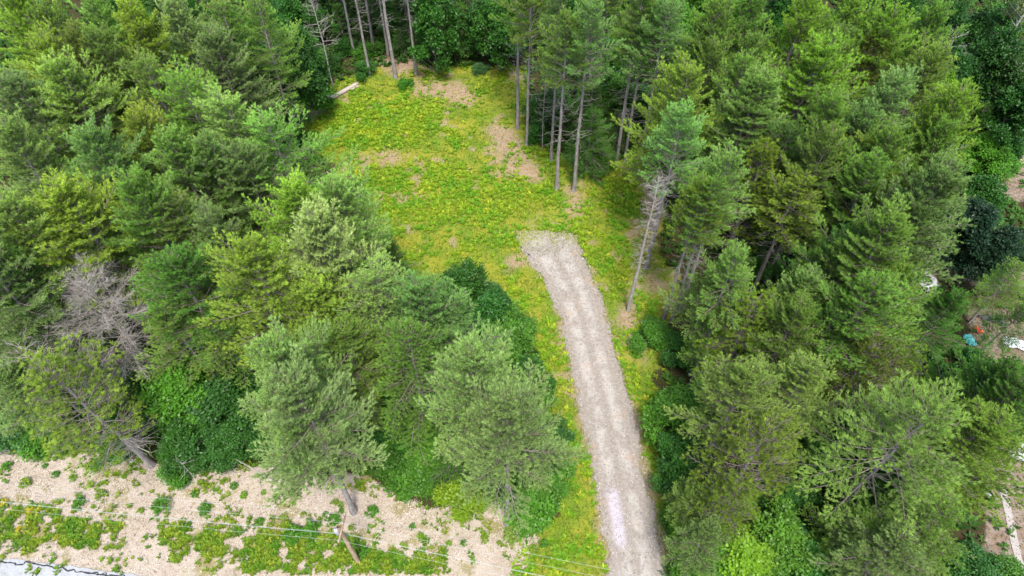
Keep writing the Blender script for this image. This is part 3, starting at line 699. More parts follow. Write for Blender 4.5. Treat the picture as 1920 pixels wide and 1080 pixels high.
# ---- tall pines on the right rim of the clearing
GR = 'tall bare-stemmed pines on the right rim of the clearing'
B('tall', 970, 240, 21, 3.4, 'mid', 'leftmost tall pine of the right rim group', group=GR)
B('tall', 988, 272, 21.5, 3.2, 'mid', 'second tall pine from the left in the right rim group', group=GR)
B('deadp', 1016, 280, 13, 1.2, 'mid', 'thin dark stem between the second and third tall rim pines')
B('tall', 1033, 302, 21, 3.0, 'blue', 'slim tall pine just behind the pale stem with stubs', group=GR)
B('tall', 1044, 354, 21.5, 3.2, 'mid', 'tall front rim pine whose pale stem bristles with dead stubs', group=GR)
B('tall', 1076, 357, 22.5, 3.6, 'blue', 'tallest thick-stemmed pine at the front of the rim group', group=GR)
B('tall', 1098, 235, 21, 3.2, 'mid', 'tall pine behind the dark hemlock, left stem', group=GR)
B('tall', 1112, 240, 21, 3.2, 'mid', 'tall pine behind the dark hemlock, right stem', group=GR)
B('tall', 1156, 302, 21, 3.2, 'mid', 'tall straight pine between the hemlock and the slanting stems', group=GR)
B('tall', 1171, 304, 20, 2.9, 'mid', 'tall slim pine next to the straight one right of the hemlock', group=GR)
B('tall', 1194, 330, 21.5, 3.6, 'blue', 'tall bluish pine rising behind the whitish snag', group=GR)
B('hem', 1100, 320, 8.5, 3.1, 'hem', 'dark hemlock at the feet of the tall rim pines')
B('hem', 1150, 285, 6, 2.0, 'dark', 'small hemlock hiding behind the larger dark one')
B('bush', 1010, 262, 2.4, 1.5, 'leafd', 'dark leafy bush behind the second tall rim pine')
B('dec', 1030, 240, 6, 2.2, 'leafd', 'dark leafy tree between the tall rim stems')
B('dec', 1185, 245, 6.5, 2.6, 'leafd', 'leafy tree in shade behind the slanting rim stems')
B('dec', 1120, 215, 7, 2.8, 'leafd', 'dark leafy tree behind the hemlock')
B('dec', 1235, 265, 6, 2.4, 'leafd', 'dark leafy tree deep behind the whitish snag')
B('snag', 1178, 583, 18, 1.05, 'mid', 'whitish dead snag bristling with short twigs beside the drive')
B('tall', 1212, 503, 20, 3.4, 'light', 'pale-crowned pine whose stem stands right behind the whitish snag', group=GR)
B('tall', 1244, 598, 18, 2.6, 'olive', 'leftmost of three slanting stems right of the whitish snag', group=GR)
B('tall', 1259, 602, 18.5, 2.6, 'mid', 'middle of three slanting stems right of the whitish snag', group=GR)
B('tall', 1275, 585, 20, 3.0, 'light', 'rightmost of three slanting stems right of the whitish snag', group=GR)
B('tall', 1294, 702, 17, 2.8, 'light', 'pale pine on a rough thin trunk above the dark bushes right of the drive', group=GR)
B('tall', 1337, 446, 20, 3.3, 'light', 'pale tall pine with dark stem showing behind the three slanting stems', group=GR)
B('tall', 1308, 410, 20, 3.3, 'mid', 'tall pine left of the pale one behind the three slanting stems', group=GR)
GM = 'bare-stemmed pines in the middle of the right wood'
B('tall', 1409, 550, 15.5, 3.3, 'yel', 'yellow-green pine on the most exposed pale stem of the right wood', group=GM)
B('tall', 1464, 503, 16.5, 3.2, 'yel', 'yellow-green pine on the long grey stem right of the most exposed one', group=GM)
B('tall', 1483, 515, 15, 2.6, 'mid', 'thin stemmed pine between two larger stems of the right wood', group=GM)
B('tall', 1520, 512, 17.5, 4.0, 'yel', 'tall fresh-green pointed pine in the centre of the right wood', group=GM)
# ---- right wood
GW = 'pines of the wood right of the clearing'
A('wp', 1345, 15, 21, 4.3, 'mid', 'green pine at the top edge beside the dark opening', group=GW)
A('wp', 1420, 10, 21, 4.4, 'mid', 'dense green pine at the top edge, right of the one beside the dark opening', group=GW)
A('wp', 1505, 5, 21, 4.4, 'yel', 'bright green pine at the top edge above the largest yellow-green pine', group=GW)
A('wp', 1590, 5, 21, 4.5, 'yel', 'yellowish pine at the top edge, middle of the right wood', group=GW)
A('wp', 1680, 20, 21, 4.5, 'yel', 'yellow-green pine at the top, second from the dark leafy corner', group=GW)
A('wp', 1755, 20, 20, 4.0, 'mid', 'narrow green pine bordering the dark leafy corner at the top', group=GW)
A('wp', 1590, 60, 20, 4.0, 'mid', 'green pine just behind the largest yellow-green pine', group=GW)
A('wp', 1535, 85, 21, 5.4, 'yel', 'largest yellow-green pine of the upper right wood', group=GW)
A('wp', 1340, 85, 19, 3.2, 'mid', 'small pointed pine in front of the dark opening', group=GW)
A('wp', 1420, 85, 19, 3.5, 'mid', 'pointed green pine left of the largest yellow-green one', group=GW)
A('ppc', 1640, 85, 18, 2.8, 'rust', 'brownish olive pine right of the largest yellow-green one')
A('wp', 1740, 100, 20, 4.6, 'mid', 'broad green pine beside the bare silver twigs', group=GW)
A('wp', 1415, 148, 20, 4.5, 'light', 'pale pointed pine in the middle of the upper right wood', group=GW)
A('wp', 1295, 135, 20, 4.4, 'yel', 'yellow-green layered pine right of the tall rim pines', group=GW)
A('wp', 1560, 190, 19, 3.6, 'mid', 'medium green pine below the largest yellow-green pine', group=GW)
A('wp', 1675, 145, 20, 4.2, 'pale', 'silvery blue pine in the right wood', group=GW)
A('wp', 1630, 215, 18, 3.8, 'blue', 'bluish thin pine lower left of the silvery blue one', group=GW)
A('wp', 1795, 175, 20, 4.0, 'yel', 'yellow-green pine below the dark leafy corner', group=GW)
A('wp', 1775, 245, 18, 3.6, 'mid', 'shaded green pine beneath the yellow-green one near the right edge', group=GW)
A('wp', 1560, 255, 19, 3.8, 'mid', 'green pine above the tall fresh-green pointed one', group=GW)
A('wp', 1655, 248, 19, 3.8, 'mid', 'green pine above the big bluish pine on the right', group=GW)
A('ppc', 1435, 285, 16, 3.0, 'olive', 'dark olive pine clump in the right wood')
A('open', 1490, 245, 17, 3.6, 'dark', 'dark thin pine in the shaded hollow of the right wood', group=GW)
A('wp', 1650, 310, 18, 3.6, 'mid', 'mid green pine right of the fresh-green pointed one', group=GW)
A('ppc', 1685, 350, 17, 2.6, 'olive', 'dark olive column of a pine near the big bluish pine')
A('wp', 1760, 325, 21, 5.2, 'blue', 'big bluish pine left of the bare patch at the right edge', group=GW)
A('wp', 1715, 400, 18, 3.7, 'blue', 'spreading bluish pine in front of the biggest bluish one', group=GW)
A('wp', 1665, 420, 20, 4.6, 'mid', 'long-armed green pine above the white crumpled sheet', group=GW)
A('wp', 1590, 430, 17, 3.4, 'dark', 'dark pine between the pointed one and the long-armed one', group=GW)
A('wp', 1352, 492, 14, 2.7, 'light', 'pale round pine right of the three slanting stems', group=GW)
A('wp', 1498, 515, 15, 2.9, 'light', 'pale pine in front of the exposed grey stems', group=GW)
A('pp', 1415, 575, 13, 3.8, 'olive', 'olive tufted pine right of the rough thin trunk')
A('wp', 1500, 575, 15, 3.2, 'mid', 'green pine right of the olive tufted one', group=GW)
A('wp', 1345, 590, 11, 2.0, 'mid', 'small green pine left of the olive tufted one', group=GW)
A('wp', 1705, 520, 16, 3.0, 'yel', 'yellow-green pine left of the round clumped one', group=GW)
A('wp', 1640, 530, 17, 4.2, 'mid', 'green pine in front of the long-armed one', group=GW)
A('wp', 1792, 550, 11.5, 2.4, 'deep', 'round clumped pine in front of the wooden rail fence', group=GW)
A('pp', 1640, 640, 13, 3.6, 'rust', 'darkest olive tufted pine of the right wood')
A('pp', 1690, 655, 12, 3.0, 'olive', 'olive tufted pine right of the darkest one')
A('wp', 1560, 600, 14, 3.0, 'dark', 'dark pine left of the darkest olive one', group=GW)
A('wp', 1405, 695, 16, 3.5, 'light', 'pale feathery pine nearest the drive on the right', group=GW)
A('wp', 1520, 680, 15, 3.3, 'light', 'pale pointed pine right of the feathery one nearest the drive', group=GW)
A('pp', 1450, 790, 15, 3.9, 'olive', 'sparse olive tufted pine with grey twigs at lower right')
A('drp', 1752, 770, 18, 6.6, 'light', 'great spreading pine with a long exposed grey trunk at lower right')
A('wp', 1872, 690, 14, 3.0, 'deep', 'green pine beside the grey roofing sheet at the right', group=GW)
A('open', 1918, 575, 8, 2.0, 'deep', 'dark green pine at the right edge above the grey roofing sheet', group=GW)
A('wp', 1915, 715, 15, 3.0, 'deep', 'dark green pine at the right edge above the white sheet', group=GW)
A('wp', 1860, 790, 15, 4.2, 'yel', 'yellow-green pine above the lower right bare yard', group=GW)
A('open', 1915, 495, 9, 2.2, 'mid', 'pale pine at right edge below the blackish leafy tree', group=GW)
A('wp', 1640, 985, 9, 2.6, 'mid', 'drooping pine under the long exposed trunk', group=GW)
A('drp', 1770, 960, 12, 4.2, 'mid', 'drooping pine at the bottom right beside the bare yard')
A('wp', 1690, 1010, 11, 3.6, 'blue', 'bluish pine cut by the bottom edge at right', group=GW)
A('wp', 1305, 915, 8, 1.7, 'light', 'slender silvery pine beside the lower drive', group=GW)
A('wp', 1330, 990, 9, 2.2, 'blue', 'slender bluish pine near the bottom of the drive', group=GW)
A('pp', 1370, 930, 11, 2.8, 'olive', 'dull olive pine left of the sparse tufted one at the bottom', )
# leafy trees on the right
A('dec', 1860, 385, 9, 3.0, 'leafk', 'blackish green round leafy tree by the bare patch at right')
A('dec', 1900, 430, 8, 2.6, 'leafk', 'second blackish leafy tree at the right edge')
B('brc', 1815, 190, 20, 3.2, 'birch', 'pale birch with a slanting white trunk in the upper right corner')
A('deadp', 1800, 60, 14, 3.2, 'mid', 'bare silver-twigged dead tree near the upper right corner')
CORNER = {0: 'leftmost dark leafy tree of the upper right corner, at the top edge', 1: 'second dark leafy tree from the left at the top of the upper right corner', 3: 'dark leafy tree right of the birch crown in the upper right corner', 5: 'lowest dark leafy tree of the upper right corner, at the right edge',
    8: 'dark leafy tree beside the bare silver twigs at upper right', 9: 'dark leafy tree behind the pale birch crown', 10: 'dark leafy tree at the right edge halfway down the dark corner', 11: 'fresher green leafy tree below the birch trunk at upper right'}
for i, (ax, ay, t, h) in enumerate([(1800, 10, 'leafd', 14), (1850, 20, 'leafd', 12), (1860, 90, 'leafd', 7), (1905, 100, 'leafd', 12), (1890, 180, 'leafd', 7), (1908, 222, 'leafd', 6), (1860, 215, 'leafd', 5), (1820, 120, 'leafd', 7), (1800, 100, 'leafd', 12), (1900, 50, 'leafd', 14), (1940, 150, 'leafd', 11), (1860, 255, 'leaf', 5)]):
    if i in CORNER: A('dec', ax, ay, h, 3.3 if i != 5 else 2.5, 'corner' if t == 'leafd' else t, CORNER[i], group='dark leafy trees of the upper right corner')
A('ash', 1790, 125, 12, 1.6, 'leafy', 'lime green sapling beside the broad green pine at upper right')
A('bush', 1880, 290, 2, 2.2, 'leafy', 'yellow-green bush behind the rail at the right edge')
A('dec', 1275, 10, 12, 3.2, 'leaf', 'bright leafy tree at the top edge behind the rim pines')
A('dec', 1320, 50, 11, 3.0, 'leafd', 'dark leafy tree in the dark opening at the top')
A('bush', 1228, 612, 2.5, 1.7, 'leaf', 'round green bush right of the snag foot')
A('dec', 1318, 640, 4.5, 2.3, 'leafd', 'dark leafy tree at the foot of the rough thin trunk')
A('dec', 1278, 745, 5.0, 2.4, 'leaf', 'leafy tree right of the drive, uppermost of the roadside row')
A('dec', 1322, 735, 6.0, 2.8, 'leaf', 'fuller leafy tree just right of the uppermost one')
A('dec', 1308, 830, 5.5, 2.6, 'leafd', 'dark leafy tree in the shade right of the drive')
A('dec', 1284, 878, 3.5, 1.9, 'leafd', 'low dark leafy tree leaning to the drive')
A('bush', 1284, 965, 2.6, 1.7, 'leaf', 'green bush close to the bend of the lower drive')
A('bush', 1310, 1050, 3.0, 1.9, 'leaf', 'green bush at the bottom edge right of the drive')
A('dec', 1400, 1030, 6.5, 3.2, 'leafy', 'bright lime leafy tree at the bottom edge')
A('dec', 1470, 990, 6.5, 2.9, 'leaf', 'green leafy tree right of the bright lime one')
A('dec', 1350, 1020, 6, 2.6, 'leaf', 'green leafy tree left of the bright lime one')
A('dec', 1530, 1040, 5.5, 2.6, 'leafd', 'dark leafy tree at the bottom edge under the long trunk')
A('bush', 1850, 1065, 2.4, 2.0, 'leafd', 'dark bush in front of the lower right bare yard')
A('bush', 1910, 1070, 2.4, 1.8, 'leaf', 'green bush at the bottom right corner')
A('dec', 1540, 830, 7, 2.6, 'leafd', 'dark leafy tree between the olive pine and the great spreading pine')

ORD = ['first', 'second', 'third', 'fourth', 'fifth', 'sixth', 'seventh', 'eighth', 'ninth', 'tenth', 'eleventh', 'twelfth', 'thirteenth', 'fourteenth', 'fifteenth', 'sixteenth', 'seventeenth', 'eighteenth', 'nineteenth', 'twentieth']
# shaded saplings filling the wood, kept clear of the trees and openings
rg = np.random.default_rng(99)
UNDER = [
 ('dec', -29.12, 82.44, 'first shaded leafy sapling from the left in the wood behind the clearing', 'every shaded leafy sapling in the wood behind the clearing'),
 ('dec', -27.47, 87.35, 'second shaded leafy sapling from the left in the wood behind the clearing', 'every shaded leafy sapling in the wood behind the clearing'),
 ('dec', -16.85, 89.79, 'third shaded leafy sapling from the left in the wood behind the clearing', 'every shaded leafy sapling in the wood behind the clearing'),
 ('dec', 11.65, 76.34, 'fourth shaded leafy sapling from the left in the wood behind the clearing', 'every shaded leafy sapling in the wood behind the clearing'),
 ('dec', -67.93, 90.22, 'first shaded leafy sapling from the left in the back of the left wood', 'every shaded leafy sapling in the back of the left wood'),
 ('dec', -58.77, 92.41, 'second shaded leafy sapling from the left in the back of the left wood', 'every shaded leafy sapling in the back of the left wood'),
 ('dec', -45.6, 92.24, 'third shaded leafy sapling from the left in the back of the left wood', 'every shaded leafy sapling in the back of the left wood'),
 ('dec', -34.68, 81.13, 'fourth shaded leafy sapling from the left in the back of the left wood', 'every shaded leafy sapling in the back of the left wood'),
 ('dec', -27.05, 62.83, 'fifth shaded leafy sapling from the left in the back of the left wood', 'every shaded leafy sapling in the back of the left wood'),
 ('hem', -21.73, 92.69, 'first shaded young hemlock from the left in the wood behind the clearing', 'every shaded young hemlock in the wood behind the clearing'),
 ('hem', -11.61, 85.46, 'second shaded young hemlock from the left in the wood behind the clearing', 'every shaded young hemlock in the wood behind the clearing'),
 ('hem', 10.92, 84.85, 'third shaded young hemlock from the left in the wood behind the clearing', 'every shaded young hemlock in the wood behind the clearing'),
 ('ash', -53.07, 89.6, 'first shaded large-leaved sapling from the left in the back of the left wood', 'every shaded large-leaved sapling in the back of the left wood'),
 ('ash', -55.29, 95.39, 'second shaded large-leaved sapling from the left in the back of the left wood', 'every shaded large-leaved sapling in the back of the left wood'),
 ('ash', -38.93, 88.9, 'third shaded large-leaved sapling from the left in the back of the left wood', 'every shaded large-leaved sapling in the back of the left wood'),
 ('ash', -36.16, 95.8, 'fourth shaded large-leaved sapling from the left in the back of the left wood', 'every shaded large-leaved sapling in the back of the left wood'),
 ('dec', 39.34, 92.07, 'first shaded leafy sapling from the left in the back of the right wood', 'every shaded leafy sapling in the back of the right wood'),
 ('dec', 49.75, 89.28, 'second shaded leafy sapling from the left in the back of the right wood', 'every shaded leafy sapling in the back of the right wood'),
 ('dec', 52.83, 95.82, 'third shaded leafy sapling from the left in the back of the right wood', 'every shaded leafy sapling in the back of the right wood'),
 ('dec', 53.3, 88.54, 'fourth shaded leafy sapling from the left in the back of the right wood', 'every shaded leafy sapling in the back of the right wood'),
 ('dec', 56.75, 92.63, 'fifth shaded leafy sapling from the left in the back of the right wood', 'every shaded leafy sapling in the back of the right wood'),
 ('dec', 68.0, 88.13, 'sixth shaded leafy sapling from the left in the back of the right wood', 'every shaded leafy sapling in the back of the right wood'),
 ('dec', -34.79, 29.18, 'first shaded leafy sapling from the left in the front of the left wood', 'every shaded leafy sapling in the front of the left wood'),
 ('dec', -34.7, 36.35, 'second shaded leafy sapling from the left in the front of the left wood', 'every shaded leafy sapling in the front of the left wood'),
 ('dec', -9.82, 26.3, 'third shaded leafy sapling from the left in the front of the left wood', 'every shaded leafy sapling in the front of the left wood'),
 ('dec', 0.65, 23.11, 'fourth shaded leafy sapling from the left in the front of the left wood', 'every shaded leafy sapling in the front of the left wood'),
 ('hem', -63.66, 78.98, 'first shaded young hemlock from the left in the back of the left wood', 'every shaded young hemlock in the back of the left wood'),
 ('hem', -50.51, 93.17, 'second shaded young hemlock from the left in the back of the left wood', 'every shaded young hemlock in the back of the left wood'),
 ('ash', 12.53, 70.47, 'first shaded large-leaved sapling from the left in the back of the right wood', 'every shaded large-leaved sapling in the back of the right wood'),
 ('ash', 17.87, 70.82, 'second shaded large-leaved sapling from the left in the back of the right wood', 'every shaded large-leaved sapling in the back of the right wood'),
 ('ash', 30.7, 88.04, 'third shaded large-leaved sapling from the left in the back of the right wood', 'every shaded large-leaved sapling in the back of the right wood'),
 ('ash', 38.18, 86.93, 'fourth shaded large-leaved sapling from the left in the back of the right wood', 'every shaded large-leaved sapling in the back of the right wood'),
 ('sap', -24.14, 89.05, 'first shaded young pine from the left in the wood behind the clearing', 'every shaded young pine in the wood behind the clearing'),
 ('sap', 17.66, 76.78, 'second shaded young pine from the left in the wood behind the clearing', 'every shaded young pine in the wood behind the clearing'),
 ('dec', 19.26, 33.3, 'first shaded leafy sapling from the left in the front of the right wood', 'every shaded leafy sapling in the front of the right wood'),
 ('dec', 20.56, 20.63, 'second shaded leafy sapling from the left in the front of the right wood', 'every shaded leafy sapling in the front of the right wood'),
 ('dec', 26.71, 25.46, 'third shaded leafy sapling from the left in the front of the right wood', 'every shaded leafy sapling in the front of the right wood'),
 ('dec', 40.07, 32.1, 'fourth shaded leafy sapling from the left in the front of the right wood', 'every shaded leafy sapling in the front of the right wood'),
 ('hem', -23.79, 55.46, 'shaded young hemlock in the middle of the left wood', None),
 ('hem', 9.26, 66.92, 'first shaded young hemlock from the left in the back of the right wood', 'every shaded young hemlock in the back of the right wood'),
 ('hem', 63.42, 90.65, 'second shaded young hemlock from the left in the back of the right wood', 'every shaded young hemlock in the back of the right wood'),
 ('sap', 6.17, 68.91, 'first shaded young pine from the left in the back of the right wood', 'every shaded young pine in the back of the right wood'),
 ('sap', 53.55, 64.02, 'second shaded young pine from the left in the back of the right wood', 'every shaded young pine in the back of the right wood'),
 ('dec', 25.15, 46.1, 'first shaded leafy sapling from the left in the middle of the right wood', 'every shaded leafy sapling in the middle of the right wood'),
 ('dec', 47.19, 56.89, 'second shaded leafy sapling from the left in the middle of the right wood', 'every shaded leafy sapling in the middle of the right wood'),
 ('dec', 49.91, 53.17, 'third shaded leafy sapling from the left in the middle of the right wood', 'every shaded leafy sapling in the middle of the right wood'),
 ('hem', -40.63, 32.04, 'first shaded young hemlock from the left in the front of the left wood', 'every shaded young hemlock in the front of the left wood'),
 ('hem', -4.55, 24.45, 'second shaded young hemlock from the left in the front of the left wood', 'every shaded young hemlock in the front of the left wood'),
 ('ash', 15.14, 83.11, 'shaded large-leaved sapling in the wood behind the clearing', None),
 ('ash', 29.1, 30.04, 'first shaded large-leaved sapling from the left in the front of the right wood', 'every shaded large-leaved sapling in the front of the right wood'),
 ('ash', 28.02, 20.0, 'second shaded large-leaved sapling from the left in the front of the right wood', 'every shaded large-leaved sapling in the front of the right wood'),
 ('sap', 21.06, 41.92, 'shaded young pine in the middle of the right wood', None),
 ('dec', -38.64, 41.69, 'first shaded leafy sapling from the left in the middle of the left wood', 'every shaded leafy sapling in the middle of the left wood'),
 ('dec', -1.69, 38.92, 'second shaded leafy sapling from the left in the middle of the left wood', 'every shaded leafy sapling in the middle of the left wood'),
 ('hem', 33.15, 21.67, 'shaded young hemlock in the front of the right wood', None),
 ('ash', 0.61, 27.29, 'shaded large-leaved sapling in the front of the left wood', None),
]
for k, x, y, lab, grp in UNDER:
    h = rg.uniform(4.5, 8.5); plant(k, x, y, h, h*.34, {'dec': 'leafd', 'ash': 'leaf', 'sap': 'dark', 'hem': 'dark'}[k], lab, group=grp)
# ---------------------------------------------------------------- ground cover (uncountable)
DQ = DRIVE_Q[::5]
def leafpos_mat(name, a, b, c, s1=.28, trans=.3):
    m, nt, out = nmat(name); pos = geo_pos(nt)
    at = N(nt, 'ShaderNodeAttribute', attribute_name='tone').outputs['Fac']
    col = mixc(nt, ramp(nt, noise(nt, pos, s1, 4, .6), .36, .64), a, b)
    col = mixc(nt, ramp(nt, at, .55, .95), col, c)
    col = mixc(nt, 1.0, col, mixc(nt, at, (.7, .72, .75), (1.3, 1.25, 1.1)), 'MULTIPLY')
    p = N(nt, 'ShaderNodeBsdfPrincipled'); p.inputs['Roughness'].default_value = .6; p.inputs['Specular IOR Level'].default_value = .2
    nt.links.new(col, p.inputs['Base Color'])
    t = N(nt, 'ShaderNodeBsdfTranslucent'); nt.links.new(col, t.inputs[0])
    mx = N(nt, 'ShaderNodeMixShader'); mx.inputs[0].default_value = trans
    nt.links.new(p.outputs[0], mx.inputs[1]); nt.links.new(t.outputs[0], mx.inputs[2]); nt.links.new(mx.outputs[0], out.inputs[0])
    return m
def scatter(nmax, xr, yr, seed):
    r = np.random.default_rng(seed); x = r.uniform(*xr, nmax); y = r.uniform(*yr, nmax); return x, y, r
def rosettes(x, y, r, nfr, ln, wd, lift, tone0, zoff=0.0):
    """arched fronds round a centre: two quads each"""
    m = len(x); z = gz(x, y)+zoff
    c = np.repeat(np.stack([x, y, z], -1), nfr, 0); a = r.random(m*nfr)*6.28; sc_ = np.repeat(.6+.7*r.random(m), nfr)
    h = np.stack([np.cos(a), np.sin(a), np.zeros_like(a)], -1); s = np.stack([-np.sin(a), np.cos(a), np.zeros_like(a)], -1)
    L = (ln*sc_*(.7+.5*r.random(m*nfr)))[:, None]; W = (wd*sc_)[:, None]; up = np.array([[0, 0, 1.]])
    e = (lift*(.6+.8*r.random(m*nfr)))[:, None]
    p0 = c; p1 = c+h*L*.5+up*L*e; p2 = c+h*L+up*L*e*(.7+.5*r.random((m*nfr, 1)))
    V = np.stack([p0, p1-s*W/2, p1+s*W/2, p2], 1).reshape(-1, 3)
    b = np.arange(m*nfr)[:, None]*4; F = b+np.array([[0, 1, 3, 2]])
    T = np.repeat(np.clip(np.repeat(tone0+r.normal(size=m)*.16, nfr)+r.normal(size=m*nfr)*.08, 0, 1), 4)
    return V, F, T
xr, yr = (-34, 26), (15, 84)
# ferns and leafy herbs of the clearing
x, y, r = scatter(60000, xr, yr, 5)
d = inside_dist(Z_CLEAR, x, y); dd = inside_dist(DQ, x, y)
FERN = [(poly([(580, 235), (610, 200), (700, 190), (800, 200), (830, 235), (780, 275), (700, 280), (620, 275)]), .95), (poly([(640, 320), (700, 320), (800, 300), (950, 340), (990, 370), (930, 430), (800, 420), (690, 410)]), .62), (poly([(1120, 340), (1200, 330), (1210, 400), (1150, 400)]), .8), (poly([(1130, 480), (1180, 470), (1175, 560), (1140, 560)]), .6), (poly([(990, 330), (1050, 350), (1060, 395), (1000, 390)]), .6)]
fd = np.full(x.shape, .05)
for q, v in FERN: fd = np.maximum(fd, v*sstep(inside_dist(q, x, y), -.8, 1.2))
fd = np.maximum(fd, .6*sstep(fbm(x, y, 3.4, 61), .50, .62))
_, di_, _, _, _ = zones(x, y)
keep = (d > -.6) & (dd < -.05) & (r.random(len(x)) < fd*(1-.62*di_))
V, F, T = rosettes(x[keep], y[keep], r, 7, .36, .15, .45, .45)
M_FERN = leafpos_mat('fern_leaf', (.115, .29, .012), (.225, .345, .014), (.38, .40, .03))
tag(link('ferns', mesh_np('ferns', V, [F], [M_FERN], {'tone': T})), 'yellow-green ferns and low herbs carpeting the clearing', 'ferns', kind='stuff')
print('ferns', keep.sum())
# grass
x, y, r = scatter(150000, xr, yr, 6)
d = inside_dist(Z_CLEAR, x, y)+(fbm(x, y, 2, 14)-.5)*2; dd = inside_dist(DQ, x, y)
_, di_, ve_, _, _ = zones(x, y)
keep = (d > -.5) & (dd < .25*r.random(len(x))) & (r.random(len(x)) < (1-.66*di_)*(.35+.65*sstep(fbm(x, y, 1.1, 81), .35, .6)))
keep |= (np.abs(dd) < .55) & (r.random(len(x)) < .2) & (d > 0)
keep |= (dd > 0) & (r.random(len(x)) < .55*np.exp(-np.maximum(0, P(1020, 425)[1]-y)/5.0)) & (fbm(x, y, .9, 55) > .44)
c = np.stack([x[keep], y[keep], gz(x[keep], y[keep])+.01], -1)
V, F, T = blades(c, np.tile([0, 0, 1.], (len(c), 1)), 5, .17, .035, .75, r, .2, np.clip(.45+r.normal(size=len(c))*.2, 0, 1))
M_GRASS = leafpos_mat('grass_blade', (.135, .235, .013), (.25, .285, .022), (.40, .38, .10), .3)
tag(link('grass', mesh_np('grass', V, [F], [M_GRASS], {'tone': T})), 'short yellow-green mossy grass around the gravel drive', 'grass', kind='stuff')
# wood chips and dead stalks of the verge
x, y, r = scatter(120000, (-62, 4), (13, 30), 8)
v = inside_dist(Z_VERGE, x, y)+(fbm(x, y, 2, 14)-.5)*1.2; keep = (v > 0) & (r.random(len(x)) < .3+.7*sstep(fbm(x, y, 2.3, 37), .34, .58))
x, y = x[keep], y[keep]; m = len(x); a = r.random(m)*6.28; L = r.gamma(2.0, .022, m)+.018; W = .02+L*.22*r.random(m)
h = np.stack([np.cos(a), np.sin(a), r.normal(size=m)*.22], -1); s = np.stack([-np.sin(a), np.cos(a), r.normal(size=m)*.3], -1)
c = np.stack([x, y, gz(x, y)+.035+.03*r.random(m)], -1)
V = np.stack([c-h*L[:, None]/2-s*W[:, None]/2, c+h*L[:, None]/2-s*W[:, None]/2, c+h*L[:, None]/2+s*W[:, None]/2, c-h*L[:, None]/2+s*W[:, None]/2], 1).reshape(-1, 3)
T = np.repeat(np.where(r.random(m) < .33, r.random(m)*.35, .55+.45*r.random(m)), 4)
def chip_mat():
    m, nt, out = nmat('wood_chip'); at = N(nt, 'ShaderNodeAttribute', attribute_name='tone').outputs['Fac']
    cr = N(nt, 'ShaderNodeValToRGB'); nt.links.new(at, cr.inputs[0]); e_ = cr.color_ramp.elements
    e_[0].color = (.12, .08, .06, 1); e_[1].color = (.64, .585, .52, 1); k = e_.new(.38); k.color = (.28, .18, .12, 1); k = e_.new(.6); k.color = (.49, .42, .345, 1)
    p = N(nt, 'ShaderNodeBsdfPrincipled'); p.inputs['Roughness'].default_value = .9; nt.links.new(cr.outputs[0], p.inputs['Base Color']); nt.links.new(p.outputs[0], out.inputs[0]); return m
tag(link('wood_chips', mesh_np('wood_chips', V, [np.arange(m*4).reshape(-1, 4)], [chip_mat()], {'tone': T})), 'pale wood chips and dead stalks strewn over the cleared verge', 'wood chips', kind='stuff')
x, y, r = scatter(26000, (-62, 4), (13, 30), 18); v = inside_dist(Z_VERGE, x, y); keep = (v > 0) & (r.random(len(x)) < sstep(fbm(x, y, 1.8, 29), .35, .6))
c = np.stack([x[keep], y[keep], gz(x[keep], y[keep])+.03], -1)
V, F, T = blades(c, np.tile([0, 0, .5], (len(c), 1)), 4, .20, .022, 1.1, r, .0, np.clip(.5+r.normal(size=len(c))*.25, 0, 1))
M_DRY = leafpos_mat('dry_grass', (.34, .29, .17), (.46, .40, .28), (.22, .26, .05), .7)
tag(link('dry_grass', mesh_np('dry_grass', V, [F], [M_DRY], {'tone': T})), 'thin straw-coloured dry grass among the wood chips', 'dry grass', kind='stuff')
# loose stones of the drive
x, y, r = scatter(60000, (-2, 16), (14, 52), 9); dd = inside_dist(DQ, x, y); keep = (dd > -.15) | ((dd > -2.2) & (y > P(1020, 445)[1]) & (r.random(len(x)) < .3)) | ((dd > -.5) & (r.random(len(x)) < .2))
x, y = x[keep], y[keep]; m = len(x); S = r.gamma(2., .013, m)+.012
oc = np.array([[1, 0, 0], [0, 1, 0], [-1, 0, 0], [0, -1, 0], [0, 0, .8]])
th = r.random(m)*6.28; ct, st_ = np.cos(th), np.sin(th)
o = np.stack([oc[None, :, 0]*ct[:, None]-oc[None, :, 1]*st_[:, None]*.7, oc[None, :, 0]*st_[:, None]+oc[None, :, 1]*ct[:, None]*.7, np.tile(oc[None, :, 2], (m, 1))], -1)*S[:, None, None]
V = (np.stack([x, y, gz(x, y)+.03], -1)[:, None, :]+o).reshape(-1, 3)
b = np.arange(m)[:, None]*5; F = np.concatenate([b+np.array([[i, (i+1) % 4, 4]]) for i in range(4)])
T = np.repeat(r.random(m), 5)
def stone_mat():
    m_, nt, out = nmat('loose_stone'); at = N(nt, 'ShaderNodeAttribute', attribute_name='tone').outputs['Fac']
    c = mixc(nt, at, (.16, .14, .12), (.42, .40, .37)); p = N(nt, 'ShaderNodeBsdfPrincipled'); p.inputs['Roughness'].default_value = .9
    nt.links.new(c, p.inputs['Base Color']); nt.links.new(p.outputs[0], out.inputs[0]); return m_
tag(link('gravel', mesh_np('gravel', V, [F], [stone_mat()], {'tone': T})), 'loose grey stones lying on the gravel drive', 'gravel', kind='stuff')
